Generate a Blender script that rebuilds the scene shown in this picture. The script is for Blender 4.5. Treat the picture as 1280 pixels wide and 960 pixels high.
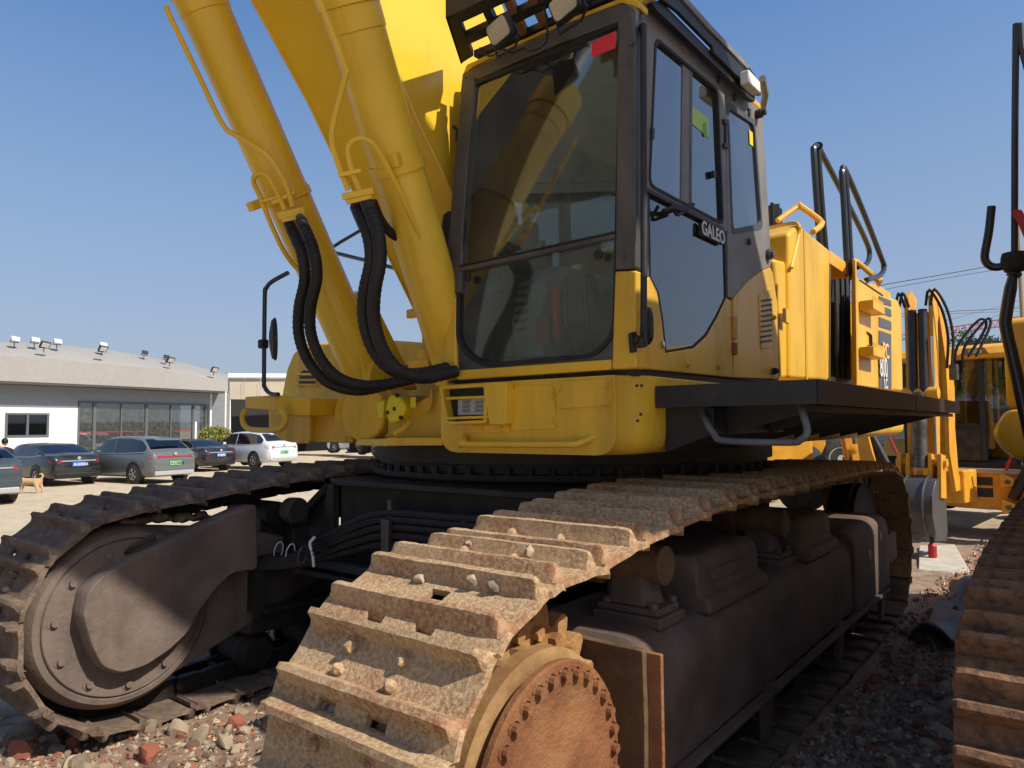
import bpy, bmesh, math, random
from mathutils import Vector, Matrix, Quaternion, noise
random.seed(7)
for o in list(bpy.data.objects): bpy.data.objects.remove(o)
SC = bpy.context.scene
COL = SC.collection
V = Vector
# ------------------------------------------------------------------ camera
# world frame: x across the machine, y along its tracks (away from the camera), z up; metres
CAM = V((1.4775, -1.6156, 1.5932)); YAW = math.radians(38.433); PITCH = 0.0592; ROLL = -0.0086; FPX = 887.0
def _basis():
    cp, sp, cr, sr = math.cos(PITCH), math.sin(PITCH), math.cos(ROLL), math.sin(ROLL)
    fwd = V((0, cp, sp)); up = V((0, -sp, cp)); rt = V((1, 0, 0))
    r2 = cr*rt + sr*up; u2 = -sr*rt + cr*up
    c, s = math.cos(YAW), math.sin(YAW)
    A = Matrix(((c, -s, 0), (s, c, 0), (0, 0, 1)))
    return A@r2, A@u2, A@fwd
RT, UP, FW = _basis()
cd = bpy.data.cameras.new('camera'); cam = bpy.data.objects.new('camera', cd); COL.objects.link(cam)
cam.matrix_world = Matrix.Translation(CAM) @ Matrix((RT, UP, -FW)).transposed().to_4x4()
cd.sensor_width = 36; cd.lens = FPX/1280*36; cd.clip_start = 0.05; cd.clip_end = 3000
SC.camera = cam
def H(x, y, ax, val):
    """point of the place seen at photo pixel x,y on the plane (axis ax = val)"""
    r = RT*((x-640)/FPX) - UP*((y-480)/FPX) + FW
    t = (val-CAM[ax])/r[ax]
    return CAM + r*t
def HP(x, y, p, n):
    r = RT*((x-640)/FPX) - UP*((y-480)/FPX) + FW
    return CAM + r*((p-CAM).dot(n)/r.dot(n))
def C2W(X, D, z=0):     # metres right of / ahead of the camera
    c, s = math.cos(YAW), math.sin(YAW)
    return V((CAM.x + c*X - s*D, CAM.y + s*X + c*D, z))
# ------------------------------------------------------------------ light
SUN = V((0.69, 0.075, 0.70)).normalized()
W = bpy.data.worlds.new('World'); SC.world = W; W.use_nodes = True
nt = W.node_tree; nt.nodes.clear()
sky = nt.nodes.new('ShaderNodeTexSky'); sky.sky_type = 'NISHITA'; sky.sun_disc = False
sky.sun_elevation = math.asin(SUN.z); sky.sun_rotation = math.atan2(SUN.x, SUN.y)
sky.air_density = 1.0; sky.dust_density = 1.2; sky.ozone_density = 3.0; sky.altitude = 0
bg = nt.nodes.new('ShaderNodeBackground'); bg.inputs[1].default_value = 0.13
out = nt.nodes.new('ShaderNodeOutputWorld')
hs = nt.nodes.new('ShaderNodeHueSaturation'); gmn = nt.nodes.new('ShaderNodeGamma'); gmn.inputs[1].default_value = .64; nt.links.new(sky.outputs[0], gmn.inputs[0]); hs.inputs['Saturation'].default_value = 1.5; hs.inputs['Hue'].default_value = .508; hs.inputs['Value'].default_value = 1.28; nt.links.new(gmn.outputs[0], hs.inputs['Color']); tcw = nt.nodes.new('ShaderNodeTexCoord'); spw = nt.nodes.new('ShaderNodeSeparateXYZ'); nt.links.new(tcw.outputs['Generated'], spw.inputs[0])
mrw = nt.nodes.new('ShaderNodeMapRange'); mrw.inputs[1].default_value = 0; mrw.inputs[2].default_value = .50; mrw.inputs[3].default_value = .88; mrw.inputs[4].default_value = 0; nt.links.new(spw.outputs[2], mrw.inputs[0])
mxw_ = nt.nodes.new('ShaderNodeMix'); mxw_.data_type = 'RGBA'; nt.links.new(mrw.outputs[0], mxw_.inputs[0]); nt.links.new(hs.outputs[0], mxw_.inputs[6]); mxw_.inputs[7].default_value = (1.66, 1.96, 2.66, 1)   # pale dusty air towards the horizon
nt.links.new(mxw_.outputs[2], bg.inputs[0]); nt.links.new(bg.outputs[0], out.inputs[0])
sl = bpy.data.lights.new('sun', 'SUN'); sl.energy = 3.35; sl.angle = math.radians(0.5); sl.color = (1, .93, .82)
sun = bpy.data.objects.new('sun', sl); COL.objects.link(sun); sun.rotation_euler = SUN.to_track_quat('Z', 'Y').to_euler()
SC.view_settings.view_transform = 'Standard'; SC.view_settings.look = 'None'
SC.view_settings.exposure = 0.66; SC.view_settings.gamma = 1
SC.render.engine = 'CYCLES'
SC.cycles.max_bounces = 8; SC.cycles.transparent_max_bounces = 12
# ------------------------------------------------------------------ materials
def lin(r, g, b):
    f = lambda c: (c/255/12.92) if c/255 <= .04045 else ((c/255+.055)/1.055)**2.4
    return (f(r), f(g), f(b), 1)
MATS = {}
def mat(name, c1, c2=None, rough=.5, metal=0, scale=6, dirt=None, dscale=3, damt=.5, bump=0, bscale=40, spec=.5, coat=0, chips=None, streak=False, fine=None, dlow=.45):
    m = bpy.data.materials.new(name); m.use_nodes = True; t = m.node_tree; N = t.nodes; L = t.links
    b = N['Principled BSDF']; b.inputs['Roughness'].default_value = rough; b.inputs['Metallic'].default_value = metal
    b.inputs['Specular IOR Level'].default_value = spec; b.inputs['Coat Weight'].default_value = coat
    tc = N.new('ShaderNodeTexCoord'); vec = tc.outputs['Object']
    def nz(sc, det=6, ro=.6, v=None):
        n = N.new('ShaderNodeTexNoise'); n.inputs['Scale'].default_value = sc; n.inputs['Detail'].default_value = det
        n.inputs['Roughness'].default_value = ro; L.new(v or vec, n.inputs['Vector']); return n.outputs['Fac']
    def ramp(f, a, c):
        r = N.new('ShaderNodeMapRange'); r.inputs[1].default_value = a; r.inputs[2].default_value = c; L.new(f, r.inputs[0]); return r.outputs[0]
    def mix(f, a, c):
        x = N.new('ShaderNodeMix'); x.data_type = 'RGBA'; L.new(f, x.inputs[0])
        for k, s in ((6, a), (7, c)):
            if isinstance(s, tuple): x.inputs[k].default_value = s
            else: L.new(s, x.inputs[k])
        return x.outputs[2]
    col = c1
    if c2: col = mix(ramp(nz(scale), .35, .65), c1, c2)
    if fine: col = mix(ramp(nz(bscale*.6, 4, .7), .42, .62), col, fine)
    if dirt:
        v = None
        if streak:
            mp = N.new('ShaderNodeMapping'); mp.inputs['Scale'].default_value = (1, 1, .18); L.new(vec, mp.inputs[0]); v = mp.outputs[0]
        f = ramp(nz(dscale, 9, .68, v), dlow, dlow+.3)
        mm = N.new('ShaderNodeMath'); mm.operation = 'MULTIPLY'; L.new(f, mm.inputs[0]); mm.inputs[1].default_value = damt
        col = mix(mm.outputs[0], col, dirt)
        rr = N.new('ShaderNodeMapRange'); rr.inputs[3].default_value = rough; rr.inputs[4].default_value = min(1, rough+.35); L.new(mm.outputs[0], rr.inputs[0]); L.new(rr.outputs[0], b.inputs['Roughness'])
    if chips:
        f = ramp(nz(26, 6, .8), .655, .67); col = mix(f, col, chips)
    if isinstance(col, tuple): b.inputs['Base Color'].default_value = col
    else: L.new(col, b.inputs['Base Color'])
    if bump:
        bp = N.new('ShaderNodeBump'); bp.inputs['Strength'].default_value = bump; bp.inputs['Distance'].default_value = .02
        L.new(nz(bscale, 8, .7), bp.inputs['Height']); L.new(bp.outputs[0], b.inputs['Normal'])
    MATS[name] = m; return m
def glass(name, tint, refl=.06, rough=.015, gloss=(1, 1, 1, 1), haze=None, hamt=0):
    m = bpy.data.materials.new(name); m.use_nodes = True; t = m.node_tree; N = t.nodes; L = t.links; N.clear()
    o = N.new('ShaderNodeOutputMaterial'); tr = N.new('ShaderNodeBsdfTransparent'); tr.inputs[0].default_value = tint
    gl = N.new('ShaderNodeBsdfGlossy'); gl.inputs[0].default_value = gloss; gl.inputs['Roughness'].default_value = rough
    fr = N.new('ShaderNodeFresnel'); fr.inputs[0].default_value = 1.5
    ad = N.new('ShaderNodeMath'); ad.operation = 'ADD'; ad.use_clamp = True; L.new(fr.outputs[0], ad.inputs[0]); ad.inputs[1].default_value = refl
    base = tr.outputs[0]
    if haze:
        df = N.new('ShaderNodeBsdfDiffuse'); df.inputs[0].default_value = haze
        tc = N.new('ShaderNodeTexCoord'); nn = N.new('ShaderNodeTexNoise'); nn.inputs['Scale'].default_value = 5; nn.inputs['Detail'].default_value = 6
        L.new(tc.outputs['Object'], nn.inputs['Vector']); mr = N.new('ShaderNodeMapRange'); mr.inputs[1].default_value = .3; mr.inputs[2].default_value = .8; mr.inputs[3].default_value = hamt*.4; mr.inputs[4].default_value = hamt*1.6
        L.new(nn.outputs[0], mr.inputs[0]); mh = N.new('ShaderNodeMixShader'); L.new(mr.outputs[0], mh.inputs[0]); L.new(base, mh.inputs[1]); L.new(df.outputs[0], mh.inputs[2]); base = mh.outputs[0]
    mx = N.new('ShaderNodeMixShader'); L.new(ad.outputs[0], mx.inputs[0]); L.new(base, mx.inputs[1]); L.new(gl.outputs[0], mx.inputs[2]); L.new(mx.outputs[0], o.inputs[0])
    MATS[name] = m; return m
YEL = mat('yellow_boom_paint', lin(238, 196, 54), lin(232, 188, 46), rough=.34, scale=2, dirt=lin(140, 100, 44), dscale=2.6, damt=.26, bump=.03, bscale=8, coat=.15, streak=True)
YBODY = mat('yellow_body_paint', lin(231, 183, 50), lin(222, 172, 44), rough=.42, scale=2.5, dirt=lin(126, 94, 48), dscale=3.5, damt=.5, bump=.05, bscale=9, chips=lin(70, 42, 22), streak=True, coat=.08)
YNEW = mat('yellow_fresh_paint', lin(240, 214, 20), lin(228, 196, 20), rough=.4, scale=9)
YDECK = mat('yellow_deck_paint', lin(234, 186, 50), lin(226, 176, 42), rough=.45, scale=3, dirt=lin(120, 95, 50), dscale=4, damt=.5, bump=.04, bscale=12, streak=True)
GREY = mat('cab_grey_paint', lin(128, 125, 120), lin(106, 104, 100), rough=.5, scale=5, dirt=lin(140, 130, 116), dscale=4, damt=.5, bump=.05, bscale=20, streak=True)
DGREY = mat('cab_dark_paint', lin(84, 81, 78), lin(66, 64, 62), rough=.48, scale=6, dirt=lin(110, 98, 86), dscale=7, damt=.45, bump=.06, bscale=20, streak=True)
BLACK = mat('black_steel', lin(34, 35, 38), lin(26, 27, 30), rough=.5, dirt=lin(78, 70, 62), dscale=5, damt=.4, bump=.08, bscale=25)
BLKGL = mat('black_tube_paint', lin(38, 42, 46), rough=.32, spec=.6)
RUB = mat('rubber', lin(26, 26, 28), lin(20, 20, 22), rough=.62, dirt=lin(80, 72, 62), dscale=9, damt=.25, bump=.15, bscale=60)
CHROME = mat('chrome_steel', lin(200, 200, 200), rough=.15, metal=1)
STEEL = mat('bare_steel', lin(120, 116, 110), lin(80, 74, 68), rough=.5, metal=.7, bump=.1)
SHOE = mat('dusty_rusty_steel', lin(186, 154, 114), lin(148, 114, 78), rough=.85, scale=5, dirt=lin(158, 80, 46), dscale=4, damt=.85, dlow=.52, bump=.55, bscale=120, fine=lin(206, 178, 140), chips=lin(104, 70, 46))
SHOED = mat('muddy_shaded_steel', lin(140, 118, 102), lin(112, 92, 80), rough=.9, scale=7, dirt=lin(172, 150, 124), dscale=5, damt=.5, bump=.9, bscale=34, fine=lin(84, 68, 58))
LINK = mat('chain_dark_steel', lin(142, 114, 80), lin(104, 80, 56), rough=.8, scale=9, dirt=lin(40, 32, 26), dscale=8, damt=.7, bump=.4, bscale=40)
LINKD = mat('greasy_chain_steel', lin(34, 28, 25), lin(22, 19, 17), rough=.7, scale=9, bump=.4, bscale=40)
RUST = mat('rust_orange_face', lin(150, 98, 58), lin(120, 72, 42), rough=.85, scale=6, dirt=lin(164, 124, 84), dscale=4, damt=.75, bump=.7, bscale=45)
HUBRIM = mat('dusty_olive_steel', lin(168, 134, 88), lin(142, 106, 64), rough=.8, scale=6, dirt=lin(90, 62, 38), dscale=6, damt=.5, bump=.3, bscale=40)
FRAME = mat('dusty_dark_frame', lin(104, 88, 78), lin(74, 60, 52), rough=.72, scale=4, dirt=lin(118, 92, 74), dscale=3, damt=.6, bump=.25, bscale=30, streak=True)
OILB = mat('oily_brown_steel', lin(116, 101, 92), lin(90, 77, 70), rough=.6, scale=5, dirt=lin(134, 116, 98), dscale=4, damt=.65, bump=.35, bscale=30, streak=True)
FRAMEB = mat('grimy_black_frame', lin(42, 40, 38), lin(28, 27, 26), rough=.6, scale=5, dirt=lin(88, 74, 60), dscale=4, damt=.5, bump=.25, bscale=30, streak=True)
RUBBLE_M = [mat('stone_beige', lin(204, 184, 154), lin(172, 152, 126), rough=.95, scale=14, bump=.6, bscale=50),
            mat('stone_brick', lin(184, 112, 84), lin(150, 88, 68), rough=.95, scale=14, bump=.6, bscale=50),
            mat('stone_grey', lin(160, 144, 126), lin(132, 116, 98), rough=.95, scale=14, bump=.6, bscale=50),
            mat('stone_dark', lin(138, 108, 90), lin(108, 84, 70), rough=.95, scale=14, bump=.6, bscale=50)]
REDP = mat('red_paint', lin(190, 40, 44), lin(160, 34, 38), rough=.5, bump=.05)
ORG = mat('yellow_orange_paint', lin(230, 168, 46), lin(214, 150, 38), rough=.45, scale=3, dirt=lin(120, 84, 40), dscale=5, damt=.4)
WHITE = mat('white_paint', lin(226, 226, 222), lin(214, 214, 210), rough=.6, scale=1)
LAMPG = mat('lamp_lens', lin(196, 180, 150), lin(160, 148, 124), rough=.3, bump=.5, bscale=120)
GLF = glass('windscreen_glass', (.86, .92, .89, 1), .045, .012, haze=lin(150, 150, 140), hamt=.09)
GLS = glass('side_glass', (.86, .92, .92, 1), .18, .01, haze=lin(150, 150, 140), hamt=.06)
GLD = glass('dark_door_glass', (.78, .82, .84, 1), .11, .012, haze=lin(150, 150, 145), hamt=.08)
GLT = glass('tractor_glass', (.40, .46, .50, 1), .02, .02)
GLB = glass('shop_glass', (.62, .66, .64, 1), .10, .02, haze=lin(170, 172, 165), hamt=.16)
GLC = glass('car_glass', (.14, .15, .17, 1), .07, .02)
# ------------------------------------------------------------------ object helpers
WM = {}
def setp(o, label=None, cat=None, group=None, kind=None):
    if label: o['label'] = label
    if cat: o['category'] = cat
    if group: o['group'] = group
    if kind: o['kind'] = kind
    return o
def root(name, loc, label, cat, group=None, rz=0, local=False):
    o = bpy.data.objects.new(name, None); COL.objects.link(o); o.empty_display_size = .2
    o.location = loc; o.rotation_euler = (0, 0, rz); setp(o, label, cat, group)
    WM[o] = Matrix.Identity(4) if local else (Matrix.Translation(V(loc)) @ Matrix.Rotation(rz, 4, 'Z'))
    return o
def adopt(o, parent, basis=None):
    if basis is not None: o.matrix_basis = basis
    if parent:
        o.parent = parent; o.matrix_parent_inverse = WM[parent].inverted()
    WM[o] = Matrix(basis) if basis is not None else Matrix.Identity(4)
def link(name, me, parent=None, basis=None):
    o = bpy.data.objects.new(name, me); COL.objects.link(o); adopt(o, parent, basis); return o
def smoothpath(pts, n=6):
    pts = [V(p) for p in pts]; P = [pts[0]*2-pts[1]] + pts + [pts[-1]*2-pts[-2]]; out = []
    for i in range(1, len(P)-2):
        for k in range(n):
            t = k/n; a, b, c, d = P[i-1], P[i], P[i+1], P[i+2]
            out.append(.5*((2*b)+(c-a)*t+(2*a-5*b+4*c-d)*t*t+(3*b-a-3*c+d)*t**3))
    return out+[pts[-1]]
class G:
    def __init__(s): s.bm = bmesh.new()
    def hull(s, pts, faces):
        vs = [s.bm.verts.new(p) for p in pts]
        for f in faces:
            try: s.bm.faces.new([vs[i] for i in f])
            except ValueError: pass
        return s
    def box(s, a, b):
        x0, y0, z0 = [min(a[i], b[i]) for i in range(3)]; x1, y1, z1 = [max(a[i], b[i]) for i in range(3)]
        return s.hull([(x0, y0, z0), (x1, y0, z0), (x1, y1, z0), (x0, y1, z0), (x0, y0, z1), (x1, y0, z1), (x1, y1, z1), (x0, y1, z1)],
                      [(0, 3, 2, 1), (4, 5, 6, 7), (0, 1, 5, 4), (1, 2, 6, 5), (2, 3, 7, 6), (3, 0, 4, 7)])
    def obox(s, c, size, rot=None):
        M = (rot.to_3x3() if rot is not None else Matrix.Identity(3)); c = V(c); h = V(size)/2
        P = [c + M@V((sx*h.x, sy*h.y, sz*h.z)) for sx, sy, sz in ((-1,-1,-1),(1,-1,-1),(1,1,-1),(-1,1,-1),(-1,-1,1),(1,-1,1),(1,1,1),(-1,1,1))]
        return s.hull(P, [(0, 3, 2, 1), (4, 5, 6, 7), (0, 1, 5, 4), (1, 2, 6, 5), (2, 3, 7, 6), (3, 0, 4, 7)])
    def prism(s, pts, vec):
        n = len(pts); vec = V(vec); P = [V(p) for p in pts] + [V(p)+vec for p in pts]
        vs = [s.bm.verts.new(p) for p in P]
        s.bm.faces.new(vs[:n]); s.bm.faces.new(vs[n:][::-1])
        for i in range(n): s.bm.faces.new((vs[i], vs[i+n], vs[(i+1) % n+n], vs[(i+1) % n]))
        return s
    def ring(s, outer, inner, vec):
        n = len(outer); vec = V(vec)
        vs = [s.bm.verts.new(V(p)+o) for ring_ in (outer, inner) for o in (V((0, 0, 0)), vec) for p in ring_]
        O0, O1, I0, I1 = vs[:n], vs[n:2*n], vs[2*n:3*n], vs[3*n:]
        for i in range(n):
            j = (i+1) % n
            for q in ((O0[i], O0[j], I0[j], I0[i]), (O1[i], I1[i], I1[j], O1[j]), (O0[i], O1[i], O1[j], O0[j]), (I0[i], I0[j], I1[j], I1[i])): s.bm.faces.new(q)
        return s
    def loft(s, rings, caps=True, closed=True):
        R = [[s.bm.verts.new(p) for p in r] for r in rings]; n = len(R[0])
        for a, b in zip(R, R[1:]):
            for i in range(n if closed else n-1):
                j = (i+1) % n
                try: s.bm.faces.new((a[i], a[j], b[j], b[i]))
                except ValueError: pass
        if caps: s.bm.faces.new(R[0][::-1]); s.bm.faces.new(R[-1])
        return s
    def tube(s, path, r, seg=10, smooth=0, rad=None):
        P = smoothpath(path, smooth) if smooth else [V(p) for p in path]
        P = [p for i, p in enumerate(P) if i == 0 or (p-P[i-1]).length > 1e-5]
        rings = []; up = None
        for i, p in enumerate(P):
            a = P[max(i-1, 0)]; b = P[min(i+1, len(P)-1)]; t = (b-a).normalized()
            if up is None: up = t.orthogonal().normalized()
            up = (up - t*up.dot(t)); up = up.normalized() if up.length > 1e-6 else t.orthogonal().normalized()
            w = t.cross(up); rr = rad(i/(len(P)-1)) if rad else r
            if 0 < i < len(P)-1:
                d = (P[i]-P[i-1]).normalized().dot((P[i+1]-P[i]).normalized()); rr *= 1/max(.6, math.sqrt(max(0.01, (1+d)/2)))
            rings.append([p + (up*math.cos(q*2*math.pi/seg) + w*math.sin(q*2*math.pi/seg))*rr for q in range(seg)])
        return s.loft(rings)
    def cyl(s, a, b, r, r2=None, seg=16):
        a, b = V(a), V(b); t = (b-a).normalized(); u = t.orthogonal().normalized(); w = t.cross(u); r2 = r if r2 is None else r2
        return s.loft([[p + (u*math.cos(q*2*math.pi/seg) + w*math.sin(q*2*math.pi/seg))*rr for q in range(seg)] for p, rr in ((a, r), (b, r2))])
    def lathe(s, c, ax, prof, seg=32):
        c, t = V(c), V(ax).normalized(); u = t.orthogonal().normalized(); w = t.cross(u)
        return s.loft([[c+t*d+(u*math.cos(q*2*math.pi/seg)+w*math.sin(q*2*math.pi/seg))*max(r, .0005) for q in range(seg)] for d, r in prof])
    def sphere(s, c, r, sc=(1, 1, 1), sub=2):
        bmesh.ops.create_icosphere(s.bm, subdivisions=sub, radius=r, matrix=Matrix.Translation(V(c)) @ Matrix.Diagonal((*sc, 1))); return s
    def me(s, name, m, ang=32, smooth=True):
        bmesh.ops.recalc_face_normals(s.bm, faces=s.bm.faces)
        me = bpy.data.meshes.new(name); s.bm.to_mesh(me); s.bm.free()
        for x in (m if isinstance(m, (list, tuple)) else [m]): me.materials.append(x)
        if smooth:
            me.polygons.foreach_set('use_smooth', [True]*len(me.polygons)); me.set_sharp_from_angle(angle=math.radians(ang))
        return me
    def build(s, name, m, parent=None, bevel=0, ang=32, seg=2, label=None, basis=None, sub=0):
        o = link(name, s.me(name, m, ang), parent, basis)
        if sub: q = o.modifiers.new('s', 'SUBSURF'); q.levels = q.render_levels = sub
        if bevel:
            b = o.modifiers.new('b', 'BEVEL'); b.width = bevel; b.segments = seg; b.limit_method = 'ANGLE'; b.angle_limit = math.radians(35); b.harden_normals = True; b.use_clamp_overlap = True
        if label: o['label'] = label
        return o
def text(name, body, p, right, upv, size, m, parent, depth=.004, sx=1):
    cu = bpy.data.curves.new(name, 'FONT'); cu.body = body; cu.size = size; cu.extrude = depth/2; cu.offset = size*.015
    to = bpy.data.objects.new('tmp', cu); COL.objects.link(to)
    me = bpy.data.meshes.new_from_object(to.evaluated_get(bpy.context.evaluated_depsgraph_get())); bpy.data.objects.remove(to)
    r = V(right).normalized(); u = V(upv); u = (u-r*u.dot(r)).normalized(); n = r.cross(u)
    M = Matrix((r*sx, u, n)).transposed().to_4x4(); M.translation = V(p); me.transform(M); me.materials.clear(); me.materials.append(m)
    return link(name, me, parent)
def copy_tree(o, parent=None):
    c = o.copy(); COL.objects.link(c); c.parent = parent
    for ch in o.children: copy_tree(ch, c)
    return c
def roundpoly(pts, r, n=4):
    """round the corners of a 3D polygon"""
    out = []; N_ = len(pts)
    for i in range(N_):
        p0, p, p1 = V(pts[i-1]), V(pts[i]), V(pts[(i+1) % N_]); rr = r[i] if isinstance(r, (list, tuple)) else r
        a = (p0-p); b = (p1-p); d = min(rr, a.length*.45, b.length*.45)
        if d < 1e-4: out += [p]*1 if not n else [p.copy()+a.normalized()*1e-4*(n-k)+b.normalized()*1e-4*k for k in range(n+1)]; continue
        A = p+a.normalized()*d; B = p+b.normalized()*d
        for k in range(n+1):
            t = k/n; out.append(A*(1-t)**2+p*2*t*(1-t)+B*t*t)
    return out
# ================================================================== MAIN EXCAVATOR
EX = root('excavator', (-1.32, 2.5, 0), 'large yellow crawler excavator with dusty tracks, filling the middle of the picture', 'excavator')
# ------------------------------------------------------------------ track shoes
def shoe_mesh(name, m, seed, hw=.346, ghw=.338, pitch=.26, bolts=True, gh=.053, gt=.0865, mudholes=True, wear=1.0, hook=True, chole=False):
    rnd = random.Random(seed); bm = bmesh.new(); NU = 30
    prof = [(-gt-.034, -.016), (-gt-.028, .004), (-gt-.017, gh*.66), (-gt-.009, gh), (-gt+.010, gh), (-gt+.017, gh*.62), (-gt+.028, .004), (-.03, 0), (.03, 0),
            (gt-.030, .003), (gt-.018, gh*.62), (gt-.011, gh*1.06), (gt+.008, gh*1.06), (gt+.015, gh*.6), (gt+.024, .0), (gt+.070, -.006), (gt+.098, -.030)]
    us = [-hw, -hw+.012] + [-ghw+.012+ (2*ghw-.024)*k/(NU-4) for k in range(NU-3)] + [hw-.012, hw]
    us.sort(); top = []
    for x in us:
        row = []
        for j, (y, z) in enumerate(prof):
            e = max(0, abs(x)-(ghw-.020)); zz = z
            if z > gh*.4: zz = z*max(0.0, 1-(e/.030)**2.2) if e > 0 else z
            zz = max(zz, min(z, 0.002))
            nn = noise.noise(V((x*9+seed*3.1, y*9, z*4))) ; n2 = noise.noise(V((x*38+seed, y*38, 5)))
            if z > gh*.55: zz += wear*(nn*.0025+n2*.0022-.001)
            else: zz += wear*(n2*.0016)
            yy = y + wear*noise.noise(V((x*14+seed*7, j*.3, 2)))*.0018
            xx = x
            if abs(x) > hw-.02 and j in (0, 16): xx = x*(.985)
            if abs(x) > hw-.02 and j in (8, 9, 14, 15) and hook: xx = x*(1.03 if j > 9 else 1.01)
            row.append(bm.verts.new((xx, yy, zz)))
        top.append(row)
    th = .020
    bot = [[bm.verts.new((v.co.x, v.co.y, (min(prof[j][1], .0) if abs(prof[j][1]) < .03 or prof[j][1] > 0 else prof[j][1])-th)) for j, v in enumerate(row)] for row in top]
    def hole(i, j):
        x = (us[i]+us[i+1])/2
        return (mudholes and j in (14, 15) and (-.150 < x < -.065 or .045 < x < .130)) or (chole and j in (7,) and -.03 < x < .055)
    nj = len(prof)
    for i in range(len(us)-1):
        for j in range(nj-1):
            if hole(i, j): continue
            bm.faces.new((top[i][j], top[i+1][j], top[i+1][j+1], top[i][j+1]))
            bm.faces.new((bot[i][j], bot[i][j+1], bot[i+1][j+1], bot[i+1][j]))
            for a, b, c, d, ok in ((top[i][j], top[i][j+1], bot[i][j+1], bot[i][j], i == 0 or hole(i-1, j)), (top[i+1][j+1], top[i+1][j], bot[i+1][j], bot[i+1][j+1], i == len(us)-2 or hole(i+1, j)),
                                   (top[i+1][j], top[i][j], bot[i][j], bot[i+1][j], j == 0 or hole(i, j-1)), (top[i][j+1], top[i+1][j+1], bot[i+1][j+1], bot[i][j+1], j == nj-2 or hole(i, j+1))):
                if ok: bm.faces.new((a, b, c, d))
    if bolts:
        for bx, by in ((-.125, .028), (-.125, -.04), (.085, .028), (.085, -.04)):
            k = rnd.random()
            if k < .12: continue
            r = .0155+.005*rnd.random(); hh = .017+.008*rnd.random()
            res = bmesh.ops.create_icosphere(bm, subdivisions=2, radius=r, matrix=Matrix.Translation((bx+rnd.uniform(-.003, .003), by, hh*.55)) @ Matrix.Diagonal((1, 1, 1.15, 1)))
            for v in res['verts']: v.co += V((noise.noise(v.co*70+V((seed, 0, 0))), noise.noise(v.co*70+V((0, seed, 3))), noise.noise(v.co*60+V((9, 0, seed)))))*.007
    bmesh.ops.recalc_face_normals(bm, faces=bm.faces)
    me = bpy.data.meshes.new(name); bm.to_mesh(me); bm.free(); me.materials.append(m)
    me.polygons.foreach_set('use_smooth', [True]*len(me.polygons)); me.set_sharp_from_angle(angle=math.radians(28)); return me
def chain_points(path, pitch, start):
    P = [V((0, a, b)) for a, b in path]; L = [0]
    for i in range(len(P)): L.append(L[-1]+(P[(i+1) % len(P)]-P[i]).length)
    tot = L[-1]; n = round(tot/pitch); step = tot/n
    def at(s):
        s %= tot
        for i in range(len(P)):
            if s <= L[i+1]: return P[i].lerp(P[(i+1) % len(P)], (s-L[i])/max(1e-9, L[i+1]-L[i]))
        return P[0]
    return [at(start+step*i) for i in range(n)]
def arc(cy, cz, r, a0, a1, n=24):
    return [(cy+r*math.cos(math.radians(a0+(a1-a0)*k/n)), cz+r*math.sin(math.radians(a0+(a1-a0)*k/n))) for k in range(n+1)]
def track_path(dz=0):
    top = [(.28, 1.165), (.49, 1.202), (.75, 1.228), (1.0, 1.25), (1.26, 1.268), (1.8, 1.278), (2.3, 1.274), (2.9, 1.276), (3.4, 1.272), (3.9, 1.268), (4.3, 1.255), (4.6, 1.235)]
    p = [(a, b) for a, b in top] + arc(4.72, .64, .585, 78, -90, 30) + [(4, .055), (2, .055), (.6, .052)] + arc(.09, .603, .558, -90, -262, 36)
    return [(a, b+dz) for a, b in p]
def track(parent, name, ux, path, pitch, start, meshes, linkm, label=None, lw=.085, ldz=.10, special=None, low=None):
    """chain as the part, each shoe a sub-part"""
    pts = chain_points(path, pitch, start); g = G(); T = []
    for i, p in enumerate(pts):
        q = pts[(i+1) % len(pts)]; t = (q-p).normalized(); nrm = V((0, -t.z, t.y)); mid = (p+q)/2
        M = Matrix((V((1, 0, 0)), t, nrm)).transposed().to_4x4(); T.append((mid, M))
        R = M.to_3x3()
        for sx in (-1, 1):
            c = mid - nrm*(.02+ldz/2) + V((ux+sx*lw, 0, 0)); n = 8
            outl = [(-.5, -.25), (-.42, -.5), (-.1, -.5), (.0, -.42), (.1, -.5), (.42, -.5), (.5, -.2), (.5, .3), (.3, .5), (-.3, .5), (-.5, .3)]
            pl = [c + t*(a*pitch*1.12) + nrm*(b*ldz) + V((-.022 + (.012 if i % 2 else 0), 0, 0)) for a, b in outl]
            g.prism(pl, (.044, 0, 0))
        pc = p - nrm*(.02+ldz*.62); g.cyl(pc+V((ux-lw-.05, 0, 0)), pc+V((ux+lw+.05, 0, 0)), .027, seg=10)
    ch = g.build(name, linkm, parent, label=label)
    out = []
    rnd = random.Random(len(pts))
    for i, (mid, M) in enumerate(T):
        B = Matrix.Translation(mid+V((ux+rnd.uniform(-.004, .004), 0, 0))) @ M @ Matrix.Rotation(rnd.uniform(-.012, .012), 4, 'X')
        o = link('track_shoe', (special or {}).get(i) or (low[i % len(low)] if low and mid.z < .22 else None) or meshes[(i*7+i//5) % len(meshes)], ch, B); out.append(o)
    return ch
NEAR = [shoe_mesh('near_shoe', SHOE, 11+i) for i in range(7)]
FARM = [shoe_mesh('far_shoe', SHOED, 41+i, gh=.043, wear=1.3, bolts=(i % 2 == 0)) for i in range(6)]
UL = -2.644
track(EX, 'track_chain', -.012, track_path(), .26, -.28, NEAR, LINK, 'dusty near crawler track chain', low=FARM, special={len(chain_points(track_path(), .26, -.28))-1: shoe_mesh('near_shoe', SHOE, 31, bolts=False, chole=True)})  # ground-run shoes take the darker far meshes, standing in for shade there
track(EX, 'track_chain', UL, track_path(.03), .26, .10, FARM, LINKD, 'muddy far crawler track chain')
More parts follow.
